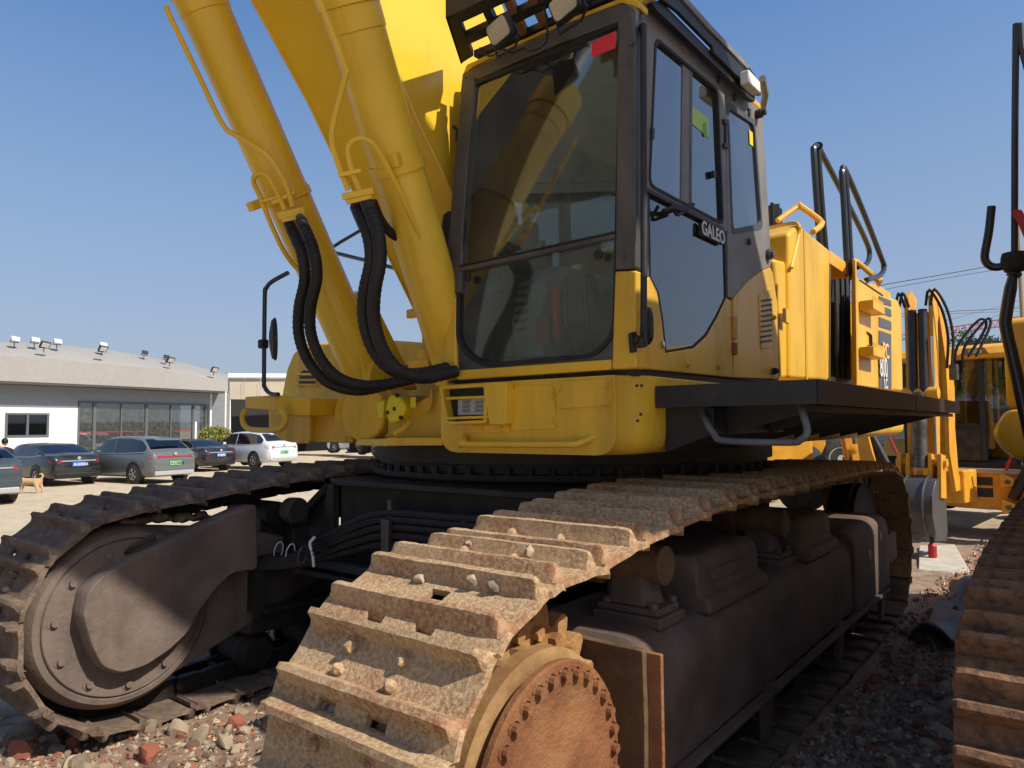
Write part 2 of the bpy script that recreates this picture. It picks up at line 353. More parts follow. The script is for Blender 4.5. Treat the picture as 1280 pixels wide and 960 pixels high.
rg = random.Random(9); g = G()
for k in range(420):
    u_ = rg.uniform(-.33, .33); v_ = rg.uniform(-.22, 1.4); zz = 1.10+.02+ (0 if v_ > .1 else -(v_-.1)**2*.9) + max(0, min(1, (v_-.1)/1.0))*.115
    ph = ((v_-.13+.13) % .26)/.26
    if not (.22 < ph < .78): continue
    s_ = .003+.008*rg.random()**3; g.sphere((u_, v_, zz+.008), s_, (1, rg.uniform(.7, 1), .6), 1)
g.build('dried_mud_grit', SHOE, EX)['kind'] = 'stuff'
# near sprocket and final drive
CY, CZ = .07, .585
mat('sprocket_tan', lin(190, 144, 88), lin(160, 114, 66), rough=.8, scale=7, dirt=lin(110, 72, 44), dscale=7, damt=.6, bump=.6, bscale=60)
def ringpoly(c, ax, r_fn, n, off=0):
    c = V(c); return [c + V((0, math.cos(2*math.pi*k/n+off), math.sin(2*math.pi*k/n+off)))*r_fn(k) for k in range(n)]
def sprocket(ux, m, parent):
    nt_ = 23; n = nt_*8
    prof = [.415, .42, .45, .475, .48, .475, .45, .42]
    g = G(); g.prism(ringpoly((ux+.085, CY, CZ), 0, lambda k: prof[k % 8]*1.0, n), (.055, 0, 0)); g.prism(ringpoly((ux-.14, CY, CZ), 0, lambda k: prof[k % 8]*1.0, n), (.055, 0, 0))
    sp = g.build('sprocket', m, parent, bevel=.006)
    for k in range(24):
        a = 2*math.pi*k/24; c = V((ux+.138, CY+.385*math.cos(a), CZ+.385*math.sin(a))); G().cyl(c, c+V((.03, 0, 0)), .021, seg=6).build('bolt', m, sp)
    return sp
sprocket(.0, MATS['sprocket_tan'], EX)
hub = G().lathe((-.05, CY, CZ), (1, 0, 0), [(0, .33), (.10, .335), (.12, .318), (.15, .318), (.165, .345), (.185, .35), (.20, .335), (.215, .335), (.23, .358), (.285, .360), (.290, .350), (.292, .325)], 72).build('final_drive', HUBRIM, EX)
face = G().lathe((.262, CY, CZ), (1, 0, 0), [(0, .318), (-.02+.022, .318), (.004, .334), (.024, .336), (.032, .330), (.034, .27), (.030, .262), (.034, .18), (.040, .08), (.041, .0)], 72).build('hub_cover', RUST, hub)
for k in range(30):
    a = 2*math.pi*k/30
    c = V((.272, CY+.298*math.cos(a), CZ+.298*math.sin(a))); g = G()
    g.cyl(c, c+V((.042, 0, 0)), .0165, .0145, seg=8)
    tn = V((0, -math.sin(a), math.cos(a))); rd = V((0, math.cos(a), math.sin(a)))
    g.tube([c+V((.024, 0, 0))+(tn*math.cos(q)+rd*math.sin(q))*.0225 for q in [math.radians(20+i*35) for i in range(6)]], .0045, 5)
    g.build('bolt', RUST, hub)
# stub pins between hub and sprocket, seen from above
for k in range(20):
    a = 2*math.pi*k/20; c = V((.10, CY+.335*math.cos(a), CZ+.335*math.sin(a))); G().cyl(c, c+V((.09, 0, 0)), .030, .028, seg=8).build('stud', HUBRIM, hub)
# near track frame
def rect_section(u0, u1, z0, z1, r, y, n=5):
    pts = [V((u0, y, z0)), V((u1, y, z0)), V((u1, y, z1)), V((u0, y, z1))]
    return roundpoly(pts, [.01, .02, r*1.65, .01], n)
GUARD = mat('brown_guard_steel', lin(104, 78, 52), lin(74, 54, 38), rough=.75, scale=6, dirt=lin(150, 116, 76), dscale=8, damt=.5, bump=.5, bscale=40)
def track_frame(ux, s, parent, m, label=None):
    """s=+1 outer face on the +x side"""
    f = lambda p: V((ux+s*(p.x), p.y, p.z))
    g = G(); rings = []
    for y, zt, zb, uo in ((.60, .80, .36, .30), (.64, .84, .36, .30), (2.2, .845, .37, .30), (3.38, .85, .38, .30), (3.40, .85, .38, .30)):
        rings.append([f(p) for p in rect_section(-.26, uo, zb, zt, .09, y)])
    g.loft(rings)
    fr = g.build('track_frame', m, parent, bevel=0, ang=40, label=label)
    g = G(); rings = []
    for y, zt, zb, uo in ((3.402, .885, .37, .315), (3.6, .90, .37, .318), (4.3, .91, .37, .318), (4.42, .90, .37, .318), (4.46, .86, .42, .30)):
        rings.append([f(p) for p in rect_section(-.26, uo, zb, zt, .07, y)])
    g.loft(rings); g.build('idler_guard', m, fr, ang=40)
    b = lambda a, c: ((ux+s*a[0], a[1], a[2]), (ux+s*c[0], c[1], c[2]))
    G().box(*b((.300, .62, .352), (.345, 4.3, .372))).build('frame_flange', m, fr, bevel=.004)
    G().box(*b((.298, 3.75, .66), (.322, 3.85, .72))).build('slot', BLACK, fr)
    G().box(*b((.298, 4.12, .74), (.322, 4.20, .80))).build('slot', BLACK, fr)
    # front guard plate and orange worn end
    if s > 0:
        G().prism([H(x, y, 1, .56) for x, y in ((640, 785), (712, 794), (803, 814), (806, 900), (806, 985), (640, 985))], (0, .035, 0)).build('guard_plate', GUARD, fr, bevel=.004)
        G().prism([H(x, y, 1, .59) for x, y in ((805, 815), (826, 819), (829, 985), (807, 985))], (0, .02, 0)).build('guard_web', RUST, fr, bevel=.003)
    # carrier rollers on posts
    for y in (.90, 2.32):
        g = G(); c = V((ux+s*.08, y, .84))
        g.box(*b((-.05, y-.09, .83), (.24, y+.13, .872)))
        g.box(*b((-.04, y-.075, .872), (.225, y+.11, .90)))
        po = g.build('roller_bracket', m, fr, bevel=.008)
        rings = [[V((ux+s*(.09+dx*w), y+dy*w, z)) for dx, dy in ((-.09, -.07), (.07, -.07), (.10, -.03), (.10, .06), (.06, .09), (-.09, .09))] for z, w in ((.90, 1.0), (.95, .84), (1.06, .8), (1.12, .7), (1.14, .4))]
        G().loft(rings).build('roller_bracket', m, fr, bevel=.01)
        G().lathe((ux-s*.14, y, 1.055), (s, 0, 0), [(0, .10), (.10, .10), (.11, .075), (.20, .075), (.22, .072), (.28, .07), (.35, .068), (.352, .074), (.366, .074), (.37, .066), (.366, .05), (.369, .0)], 28).build('carrier_roller', GUARD, fr)
        for dx, dy in ((.20, -.06), (.20, .10), (0, -.06)): G().cyl((ux+s*dx, y+dy, .90), (ux+s*dx, y+dy, .922), .018, seg=6).build('bolt', m, fr)
    # step blocks
    for y0, y1, z1 in ((1.16, 1.86, 1.05), (2.52, 3.16, 1.05)):
        g = G(); P = lambda x, y, z: V((ux+s*x, y, z))
        rings = [[P(x, y0+(y1-y0)*w, z) for x, z in ((-.2, .82), (.29, .82), (.285, .875), (.24, .90), (.235, z1-.03), (.20, z1), (-.2, z1))] for w in (0, .04, .96, 1)]
        for r_ in (rings[0], rings[-1]):
            for i_ in (4, 5, 6): r_[i_].z -= .03
        g.loft(rings); g.build('step_block', m, fr, bevel=.02, seg=3)
        if y0 < 2: G().prism([P(.236, y0+.12, .93), P(.236, y0+.5, .93), P(.236, y0+.5, .98), P(.236, y0+.12, .98)], (s*.012, 0, 0)).build('step_plate', m, fr, bevel=.004)
    # track rollers and idler
    for k in range(9):
        y = .85+k*.42
        G().lathe((ux-.20, y, .235), (1, 0, 0), [(0, .09), (.05, .13), (.08, .13), (.09, .105), (.31, .105), (.32, .13), (.35, .13), (.40, .09)], 20).build('track_roller', LINKD, fr)
    for y in (1.7, 3.0, 4.2): G().prism([V((ux+s*.28, y, .38)), V((ux+s*.28, y+.14, .38)), V((ux+s*.26, y+.12, .13)), V((ux+s*.26, y+.04, .13))], (s*.03, 0, 0)).build('roller_guard', m, fr, bevel=.004)
    idl = G().lathe((ux-.12, 4.72, .64), (1, 0, 0), [(0, .40), (.02, .47), (.055, .47), (.06, .50), (.18, .50), (.185, .47), (.22, .47), (.24, .40), (.245, .16), (.30, .15), (.30, 0)], 48).build('idler_wheel', LINKD, fr)
    G().box(*b((.12, 4.25, .50), (.30, 4.85, .72))).build('idler_yoke', m, fr, bevel=.02)
    return fr
track_frame(0, 1, EX, FRAME, 'dusty brown near track frame')
# far track: inner side with motor guard
DC = V((UL+.29, .035, .645))
td = G().lathe((UL+.10, DC.y, DC.z), (1, 0, 0), [(0, .46), (.12, .46), (.16, .45), (.20, .42), (.205, .395), (.195, .39), (.195, .0)], 72).build('final_drive', OILB, EX)
G().lathe((UL+.26, DC.y, DC.z), (1, 0, 0), [(0, .385), (.045, .385), (.05, .38), (.05, 0)], 72).build('drive_cover', OILB, td)
g = G()
for k in range(11):
    a = 2*math.pi*(k+.3)/11; c = V((UL+.305, DC.y+.335*math.cos(a), DC.z+.335*math.sin(a)))
    b_ = G().cyl(c, c+V((.008, 0, 0)), .030, seg=14); b_.cyl(c, c+V((.024, 0, 0)), .019, .016, seg=10); b_.build('bolt', OILB, td)
# ring of frame plate tapering back from the drive (pear shape)
def pear(cy, cz, r, tail, n=26):
    """outline: circle joined to tail points"""
    return [(cy+r*math.cos(a), cz+r*math.sin(a)) for a in [math.radians(d) for d in range(75, 290, 9)]] + tail
pl = pear(DC.y, DC.z, .452, [(.60, .375), (1.25, .60), (4.2, .60), (4.2, .82), (1.25, .86), (.62, 1.02)])
G().prism([V((UL+.11, a, b)) for a, b in pl], (.13, 0, 0)).build('drive_housing', OILB, EX, bevel=.02, seg=3, label='dark drive housing of the far track')
pl2 = [(-.18, .56), (-.225, .72), (-.205, .83), (-.13, .90), (.15, 1.005), (.60, 1.145), (.70, 1.158), (.715, .79), (.56, .80), (.46, .73), (.36, .62), (.30, .52), (.20, .45), (.08, .40), (-.04, .395), (-.13, .45)]
pl2 = [V((UL+.30, a, b)) for a, b in pl2]
def shrink(pts, k, dx):
    c = sum(pts, V((0, 0, 0)))/len(pts); return [c+(p-c)*k+V((dx, 0, 0)) for p in pts]
mg = G().loft([roundpoly(pl2, .03, 3), [p+V((.09, 0, 0)) for p in roundpoly(pl2, .03, 3)], shrink(roundpoly(pl2, .03, 3), .965, .115)]).build('motor_guard', OILB, EX, ang=50, bevel=.004, label='teardrop shaped motor guard on the far track')
G().tube([V((UL+.31, .02, .97)), V((UL+.37, .03, 1.0)), V((UL+.37, .13, 1.04)), V((UL+.31, .15, 1.03))], .012, 8).build('lifting_eye', FRAMEB, mg)
fr2 = G().box((UL-.26, .75, .36), (UL+.24, 4.4, .82)).build('track_frame', FRAMEB, EX, bevel=.03, label='black far track frame')
G().box((UL+.24, .80, .50), (UL+.34, 4.2, .53)).build('frame_flange', FRAMEB, fr2, bevel=.004)
G().box((UL+.24, .80, .80), (UL+.32, 4.2, .83)).build('frame_flange', FRAMEB, fr2, bevel=.004)
G().prism([V((UL+.24, .74, .52)), V((UL+.24, .80, .52)), V((UL+.24, .80, .82)), V((UL+.24, .74, .82))], (.09, 0, 0)).build('frame_web', FRAMEB, fr2, bevel=.003)
for k in range(8):
    G().lathe((UL-.20, .85+k*.45, .235), (1, 0, 0), [(0, .09), (.05, .13), (.08, .13), (.09, .105), (.31, .105), (.32, .13), (.35, .13), (.40, .09)], 18).build('track_roller', LINKD, fr2)
for y in (.92, 2.4):
    G().lathe((UL-.14, y, 1.07), (1, 0, 0), [(0, .10), (.10, .10), (.11, .075), (.40, .075)], 24).build('carrier_roller', LINKD, fr2)
    G().box((UL+.05, y-.07, .82), (UL+.2, y+.09, 1.05)).build('roller_bracket', FRAMEB, fr2, bevel=.01)
G().lathe((UL-.12, 4.72, .67), (1, 0, 0), [(0, .40), (.02, .48), (.055, .48), (.06, .50), (.18, .50), (.185, .48), (.22, .48), (.24, .40), (.24, 0)], 40).build('idler_wheel', LINKD, fr2)
# caked mud on top of the far drive
def mudlump(name, pts, r, m, parent, seed=0, sub=3):
    g = G()
    for i, p in enumerate(pts): g.sphere(p, r*random.uniform(.7, 1.2), (1.0, 1.6, .6), sub)
    for v in g.bm.verts: v.co += V((noise.noise(v.co*22), noise.noise(v.co*22+V((5, 5, 5))), noise.noise(v.co*25+V((9, 1, 3)))))*r*.55 + V((noise.noise(v.co*80), noise.noise(v.co*80+V((5, 5, 5))), noise.noise(v.co*70)))*r*.22
    return g.build(name, m, parent, ang=80)
mudlump('caked_mud', [V((UL+.20+random.uniform(-.06, .04), -.12+.052*k, DC.z+.44+.004*k-.0012*(k-5)**2)) for k in range(13)]+[V((UL+.22, .36+.03*k, 1.10)) for k in range(4)], .034, SHOED, td)
# carbody
XB = [(-2.44, 1.02), (-2.13, 1.285), (-.42, 1.285), (-.30, 1.20)]
g = G(); P3 = lambda u, y, z: V((u, y, z))
g.prism([P3(-2.13, 1.12, 1.285), P3(-1.95, 1.04, 1.285), P3(-.55, 1.04, 1.285), P3(-.36, 1.2, 1.285), P3(-.36, 4.1, 1.285), P3(-.7, 4.4, 1.285), P3(-2.0, 4.4, 1.285), P3(-2.2, 4.1, 1.285)], (0, 0, -.035))
cb = g.build('carbody', FRAMEB, EX, bevel=.01, label='black centre frame between the tracks')
g = G()
g.prism([P3(-2.04, 1.13, 1.25), P3(-.5, 1.13, 1.25), P3(-.5, 1.13, .70), P3(-2.04, 1.13, .70)], (0, 3.1, 0)); g.build('carbody_core', FRAMEB, cb, bevel=.01)
g = G()
g.prism([P3(-2.13, 1.10, 1.25), P3(-2.02, 1.06, 1.25), P3(-2.02, 1.06, .80), P3(-2.2, 1.10, .80)], (0, .05, 0))
g.prism([P3(-2.14, 1.10, 1.26), P3(-2.48, 1.12, 1.04), P3(-2.48, 1.12, .98), P3(-2.16, 1.10, 1.19)], (0, .9, 0))
g.prism([P3(-2.50, 1.16, 1.06), P3(-2.14, 1.14, 1.24), P3(-2.14, 1.14, .78), P3(-2.50, 1.16, .78)], (0, .03, 0))
g.box((-2.42, .98, .82), (-2.3, 1.1, .98)); g.box((-2.5, 1.0, .96), (-2.36, 1.14, 1.05)); g.build('leg_web', FRAMEB, cb, bevel=.006)
G().box((-2.35, .92, .735), (-.3, 1.14, .765)).build('lower_flange', FRAMEB, cb, bevel=.004)
G().prism([P3(-2.36, .9, .74), P3(-2.0, .94, .83), P3(-.5, .94, .83), P3(-.5, .9, .80), P3(-2.0, .9, .80), P3(-2.36, .86, .71)], (0, .05, 0)).build('lower_flange', FRAMEB, cb)
g = G().lathe((-2.26, .93, 1.10), (1, 0, 0), [(0, .0), (0, .075), (.08, .078), (.09, .065), (.09, 0)], 20); g.build('roller_cap', FRAMEB, cb)
# hoses along the carbody front, with clamps and cable ties
for k, (z0, z1, r) in enumerate(((1.13, .80, .020), (1.095, .77, .020), (1.055, .79, .020), (1.01, .76, .020), (.965, .75, .017))):
    G().tube([V((-.45, 1.02, z0+.02)), V((-.95, 1.01, z0+.01)), V((-1.45, 1.0, z0)), V((-1.72, .99, z0-.06)), V((-2.0, .95, (z0+z1)/2-.03)), V((-2.2, .86, z1+.03)), V((-2.4, .72, z1+.02))], r, 8, 6).build('hydraulic_hose', RUB, cb)
G().box((-1.475, .955, .93), (-1.415, .99, 1.10)).build('hose_clamp', STEEL, cb, bevel=.008)
G().box((-1.46, .99, .86), (-1.43, 1.06, 1.2)).build('hose_clamp', STEEL, cb, bevel=.003)
G().box((-.93, 1.0, .92), (-.90, 1.04, 1.15)).build('hose_bracket', STEEL, cb, bevel=.003)
for k in range(3):
    c = V((-2.06-.12*k, .88, .86)); G().tube([c+V((.015*math.sin(q), .03*math.cos(q), .055*math.sin(q))) for q in [i*.7 for i in range(10)]], .0035, 5).build('cable_tie', WHITE if k else STEEL, cb)
g = G()
for k in range(9):
    c = V((-1.98+random.uniform(-.08, .08), .90, .90)); g.tube([c+V((random.uniform(-.08, .08), random.uniform(-.03, .03), random.uniform(-.05, .06))) for _ in range(5)], .003, 4, 4)
g.build('tangled_wire', RUB, cb)
G().tube([V((-1.98, .90, .80)), V((-1.97, .885, .87)), V((-1.99, .88, .93)), V((-1.96, .89, .97))], .009, 6, 4).build('cable_tie', WHITE, cb)
# turntable ring with bolts
g = G().lathe((-1.32, 2.55, 1.285), (0, 0, 1), [(0, 1.33), (.02, 1.35), (.05, 1.35), (.055, 1.31), (.10, 1.31), (.105, 1.34), (.20, 1.34), (.20, .5)], 90); sw = g.build('swing_bearing', FRAMEB, EX, label='black swing bearing under the deck')
g = G()
for k in range(72):
    a = 2*math.pi*k/72
    if math.sin(a) > .2: continue
    c = V((-1.32+1.335*math.cos(a), 2.55+1.335*math.sin(a), 1.335)); g.cyl(c, c+V((0, 0, .035)), .020, seg=6)
g.build('bearing_bolt_ring', FRAMEB, sw)['kind'] = 'stuff'
# rubble caught on the near shoes
from mathutils.bvhtree import BVHTree
def on_shoes(x, y):
    r = (RT*((x-640)/FPX) - UP*((y-480)/FPX) + FW).normalized(); best = None
    for o in [o for o in COL.objects if o.name.startswith('track_shoe') and o.parent and o.parent.name == 'track_chain']:
        M = WM[o]; I = M.inverted()
        if (M.translation-V((0, .1, 1.1))).length > 1.0: continue
        h = BVHTree.FromPolygons([v.co for v in o.data.vertices], [p.vertices for p in o.data.polygons]).ray_cast(I@CAM, (I.to_3x3()@r).normalized())
        if h[0] is not None and (best is None or (M@h[0]-CAM).length < (best-CAM).length): best = M@h[0]
    return best
LST = ['pale stone by the oval hole of the upper near shoe', 'second pale stone lying against the ridge of the upper near shoe', 'small pale lump left of the oval hole on the upper near shoe', None, None]
for i, (x, y, v) in enumerate(((592, 722, -.12), (618, 731, -.13), (526, 722, -.12), (585, 676, .16), (662, 686, .15))):
    p = (on_shoes(x, y+5) or H(x, y, 2, 1.12)) + V((0, 0, .006))
    g = G(); g.sphere((0, 0, 0), .016 if i > 1 else .022, (1, .8, .8), 2)
    for q in g.bm.verts: q.co += V((noise.noise(q.co*60+V((i, 0, 0))), noise.noise(q.co*60+V((0, i, 3))), noise.noise(q.co*60+V((3, 0, i)))))*.014
    o = g.build('stone', RUBBLE_M[0 if i != 1 else 2], None, ang=50, basis=Matrix.Translation(p))
    setp(o, LST[i] or ('small crumb of dried mud on the left of the third near shoe' if i == 3 else 'small crumb of dried mud on the right of the third near shoe'), 'stone', 'stones lying on the near track shoes')
# ------------------------------------------------------------------ deck under the cab
U0, F0 = .08, .95
mat('header_yellow', lin(226, 170, 60), rough=.5)
def S(x, y, d=0): return H(x, y, 0, U0+d)
def Fp(x, y, d=0): return H(x, y, 1, F0+d)
def deck_section(x0, x1, z0, z1, y, r=.09):
    return roundpoly([V((x0, y, z0)), V((x1, y, z0)), V((x1, y, z1)), V((x0, y, z1))], [r, r*1.1, .012, .012], 5)
def yring(y, x0, x1, z0, z1, rb): 
    return roundpoly([V((x0, y, z0)), V((x1, y, z0)), V((x1, y, z1)), V((x0, y, z1))], [rb, rb, .01, .01], 5)
g = G(); rings = []
for y, ins in ((.93, .03), (.945, .005), (1.0, -.02), (1.08, -.06), (2.7, -.06), (6.6, -.06)):
    x1 = .0 if y < .96 else (.05 if y < 1.05 else .085)
    rings.append(yring(y, -1.015+max(0, ins), x1, 1.468, 1.80, .10))
g.loft(rings)
DK = g.build('deck_base', YDECK, EX, ang=45, label='yellow deck base below the cab with rounded lower corners')
G().box((-1.0, .99, 1.795), (.06, 2.8, 1.835)).build('cab_mount', BLACK, DK)
def bolt(p, n, r=.013, h=.010, m=None, parent=None, seg=6, name='bolt'):
    n = V(n); return G().cyl(p, V(p)+n*h, r*1.5, seg=14).cyl(V(p)+n*h*.5, V(p)+n*(h*1.8), r, seg=seg).build(name, m or YDECK, parent)
FN = V((0, -1, 0))
# cover plates, head light recess, grab rail
pl = lambda L, d: [H(x, y, 1, .93-d) for x, y in L]
G().prism(roundpoly(pl([(643, 482), (692, 481.5), (697, 536), (640, 538)], 0), .025, 4), (0, -.006, 0)).build('cover_plate', YDECK, DK, bevel=.002)
G().prism(roundpoly(pl([(696, 477), (765, 473), (766, 507), (699, 511)], 0), .006, 2), (0, -.007, 0)).build('cover_plate', YDECK, DK, bevel=.002)
for x, y in ((699.5, 484.5), (759, 482), (701, 506), (760, 503), (690, 495), (691, 525)): bolt(H(x, y, 1, .925), FN, .010, .008, YDECK, DK)
for x, y in ((602, 537), (626, 535)): bolt(H(x, y, 1, .925), FN, .010, .008, YDECK, DK)
for x, y in ((796, 482), (802, 482), (801, 518), (797, 526)): G().cyl(H(x, y, 0, .083), H(x, y, 0, .087), .007, seg=10).build('bolt_hole', BLACK, DK)
# lamp housing
hz = lambda x, y, d=0: H(x, y, 1, .93-d)
o = roundpoly([hz(558, 483), (hz(618, 480)), hz(618, 529), hz(566, 531)], .02, 4); i = roundpoly([hz(562, 487), hz(614, 484), hz(614, 525), hz(569, 527)], .015, 4)
g = G().ring(o, i, (0, -.055, 0)); lh = g.build('lamp_housing', YDECK, DK, bevel=.003)
G().prism(i, (0, -.004, 0)).build('lamp_recess', BLACK, lh)
a = [hz(614, 479), hz(643, 478), hz(643, 531), hz(622, 531)]; G().prism(roundpoly(a, .01, 2), (0, -.062, 0)).build('lamp_cheek', YDECK, lh, bevel=.008)
for y0, y1 in ((498, 496), (523, 521)):
    G().tube([hz(558, y0, .055), hz(616, y1, .055)], .007, 8).build('guard_bar', YDECK, lh)
G().prism(roundpoly([hz(576, 500, .02), hz(616, 498, .02), hz(616, 518, .02), hz(576, 519, .02)], .006, 2), (0, -.02, 0)).build('lamp_lens', mat('clear_lens', lin(205, 205, 205), lin(170, 170, 170), rough=.15, metal=.3, bump=.8, bscale=90), lh)
g = G()
for k in range(2):
    for j in range(3):
        p = hz(583+16*k, 503+5*j, .042); g.box(p-V((.022, .003, .006)), p+V((.022, .0, .006)))
g.build('lamp_reflector', CHROME, lh)
G().prism([hz(590, 532), hz(637, 530), hz(637, 540), hz(590, 541)], (0, -.008, 0)).build('lamp_bracket', YDECK, lh, bevel=.002)
G().tube([hz(582, 543, -.01), hz(580, 553, .045), hz(586, 555.5, .05), hz(700, 556, .05), hz(722, 555, .05), hz(743, 546, -.01)], .0135, 12, 5).build('grab_rail', YDECK, DK)
G().prism([hz(548, 484, .012), hz(556, 478, .012), hz(560, 480, .012), hz(561, 486, .012), hz(549, 487, .012)], (0, .1, 0)).build('touch_up_patch', YNEW, DK)
# ------------------------------------------------------------------ cab
CAB = G().box((-.97, 1.02, 1.83), (.06, 2.8, 1.87)).build('cab', BLACK, EX, label='grey and yellow operator cab')
FW2 = (0, .07, 0)
def plate(name, pts, m, d=0, vec=FW2, bev=.006, r=0, parent=None, f=Fp):
    P = [f(x, y, d) for x, y in pts]
    if r: P = roundpoly(P, r, 4)
    return G().prism(P, vec).build(name, m, parent or CAB, bevel=bev)
# right corner post, left post, head, yellow lower frame
plate('corner_post', [(771, 22), (790, 8), (795, 60), (795.5, 336), (768, 337), (770, 200)], DGREY, 0, (0, .09, 0), .012)
plate('corner_post', [(768, 338.5), (795.5, 337.5), (795.5, 460), (762, 462), (765, 400)], YBODY, 0, (0, .09, 0), .012, label=None) if False else plate('corner_post', [(768, 338.5), (795.5, 337.5), (795.5, 460.5), (764, 462)], YBODY, -.002, (0, .09, 0), .012)
plate('left_post', [(592, 88), (585, 92), (575, 122), (566, 220), (556, 340), (555, 369), (575, 366), (578, 300), (585, 200), (594, 105)], DGREY, 0, (0, .10, 0), .012)
plate('left_post', [(555.5, 371), (569, 370), (570, 462), (571, 473), (555, 476)], YBODY, .0, (0, .10, 0), .010)
plate('head_rail', [(579, 97), (592, 84), (640, 60), (700, 33), (776, 4), (790, 8), (782, 24), (700, 53), (640, 79), (598, 100)], DGREY, .002, (0, .09, 0), .010)
plate('roof_lip', [(577, 95), (583, 80), (640, 55), (700, 27), (775, -3), (792, -4), (800, 2), (799, 10), (789, 7), (776, 3), (700, 32), (640, 59), (590, 84)], YBODY, .012, (0, .08, 0), .008)
plate('corner_bracket', [(775, 8), (792, 3), (797, 12), (794, 36), (780, 39), (776, 32)], GREY, .016, (0, .02, 0), .004)
plate('left_bracket', [(578, 92), (590, 88), (587, 110), (580, 122), (575, 121)], DGREY, .014, (0, .02, 0), .004)
plate('sill', [(571, 463), (764, 449), (764, 462), (571, 475)], YBODY, 0, (0, .08, 0), .006)
plate('sill_bar', [(582, 464.5), (747, 453.5), (747, 463), (582, 473.5)], BLACK, .020, (0, .02, 0), .002)
for x, y in ((585, 469), (592, 468.6), (601, 468), (706, 461), (716, 459.5), (724, 458.5), (739, 457)): bolt(Fp(x, y, .022), FN, .007, .006, STEEL, CAB)
# windscreen surround: dark plate with rounded hole and black gasket
outl = [(576, 104), (594, 99), (776, 24), (771, 200), (768, 337), (765, 452), (571, 464), (570, 371), (577, 330), (585, 200)]
def resample(P, n):
    P = [V(p) for p in P]; L = [0]
    for i_ in range(len(P)): L.append(L[-1]+(P[(i_+1) % len(P)]-P[i_]).length)
    o_ = []
    for k in range(n):
        s_ = L[-1]*k/n
        for i_ in range(len(P)):
            if s_ <= L[i_+1]+1e-9: o_.append(P[i_].lerp(P[(i_+1) % len(P)], (s_-L[i_])/max(1e-9, L[i_+1]-L[i_]))); break
    return o_
glz = roundpoly([Fp(593, 104), Fp(774, 29), Fp(766, 415), Fp(742, 443), Fp(600, 456), Fp(570, 430), Fp(572, 370), Fp(584, 200)], [.02, .02, .10, .08, .12, .10, .0, .0], 6)
def expand(P, d):
    c = sum(P, V((0, 0, 0)))/len(P); return [p+(p-c).normalized()*d for p in P]
N_ = len(glz)
outer = []
cc = sum(glz, V((0, 0, 0)))/N_; OP = [Fp(x, y) for x, y in outl]
def rayto(c, d, P):
    best = None
    for i_ in range(len(P)):
        a_, b_ = P[i_], P[(i_+1) % len(P)]; e = b_-a_; den = d.x*e.z-d.z*e.x
        if abs(den) < 1e-9: continue
        w_ = a_-c; t_ = (w_.x*e.z-w_.z*e.x)/den; s_ = (w_.x*d.z-w_.z*d.x)/den
        if t_ > 0 and -1e-6 <= s_ <= 1+1e-6 and (best is None or t_ < best): best = t_
    return c+d*(best or .5)
outer = [rayto(cc, (p-cc).normalized(), OP) for p in glz]
outer = [o_ if (o_-cc).length > (p_-cc).length+.004 else p_+(p_-cc).normalized()*.006 for o_, p_ in zip(outer, glz)]
G().ring([p+V((0, .015, 0)) for p in outer], [p+V((0, .015, 0)) for p in glz], (0, .03, 0)).build('window_surround', DGREY, CAB)
G().ring([p+V((0, .004, 0)) for p in expand(glz, .014)], [p+V((0, .004, 0)) for p in expand(glz, -.008)], (0, .02, 0)).build('window_gasket', RUB, CAB, bevel=.004)
# glass: upper and lower panes
mb = [(575.5, 333.6), (767, 292.6)]
zup = lambda p: (p.z > (Fp(575.5, 333.6).z+(p.x-Fp(575.5, 333.6).x)*(Fp(767, 292.6).z-Fp(575.5, 333.6).z)/(Fp(767, 292.6).x-Fp(575.5, 333.6).x)))
up_ = [p for p in glz if zup(p)]; lo_ = [p for p in glz if not zup(p)]
A_, B_ = Fp(*mb[0]), Fp(*mb[1])
# keep the loop order: upper part starts after the left side
idx = [zup(p) for p in glz]
k0 = next(i_ for i_ in range(N_) if idx[i_] and not idx[i_-1]); cyc = glz[k0:]+glz[:k0]
up_ = [p for p in cyc if zup(p)]; lo_ = [p for p in cyc if not zup(p)]
G().prism([p+V((0, .018, 0)) for p in up_+[B_, A_]], (0, .006, 0)).build('windscreen', GLF, CAB)
G().prism([p+V((0, .024, 0)) for p in lo_+[A_, B_]], (0, .006, 0)).build('lower_windscreen', GLF, CAB)
plate('window_bar', [(574, 334), (768, 291.5), (768, 297), (574, 339.5)], DGREY, -.004, (0, .03, 0), .003)
plate('window_bar', [(574, 331), (768, 288.5), (768, 291), (574, 333.2)], BLACK, -.008, (0, .02, 0), .002)
for x, y in ((585, 347), (749, 318)): G().lathe(Fp(x, y, -.008), (0, -1, 0), [(0, .0), (0, .020), (.012, .020), (.016, .014), (.016, 0)], 18).build('glass_clamp', RUB, CAB)
plate('red_sticker', [(739.5, 53), (770, 38.5), (769.5, 60), (739.5, 71.5)], mat('red_sticker', lin(222, 46, 66), rough=.5), -.016, (0, .001, 0), 0)
G().sphere(Fp(744, 57, -.014), .007, (1, .1, 1), 1).build('sticker_star', YNEW, CAB)
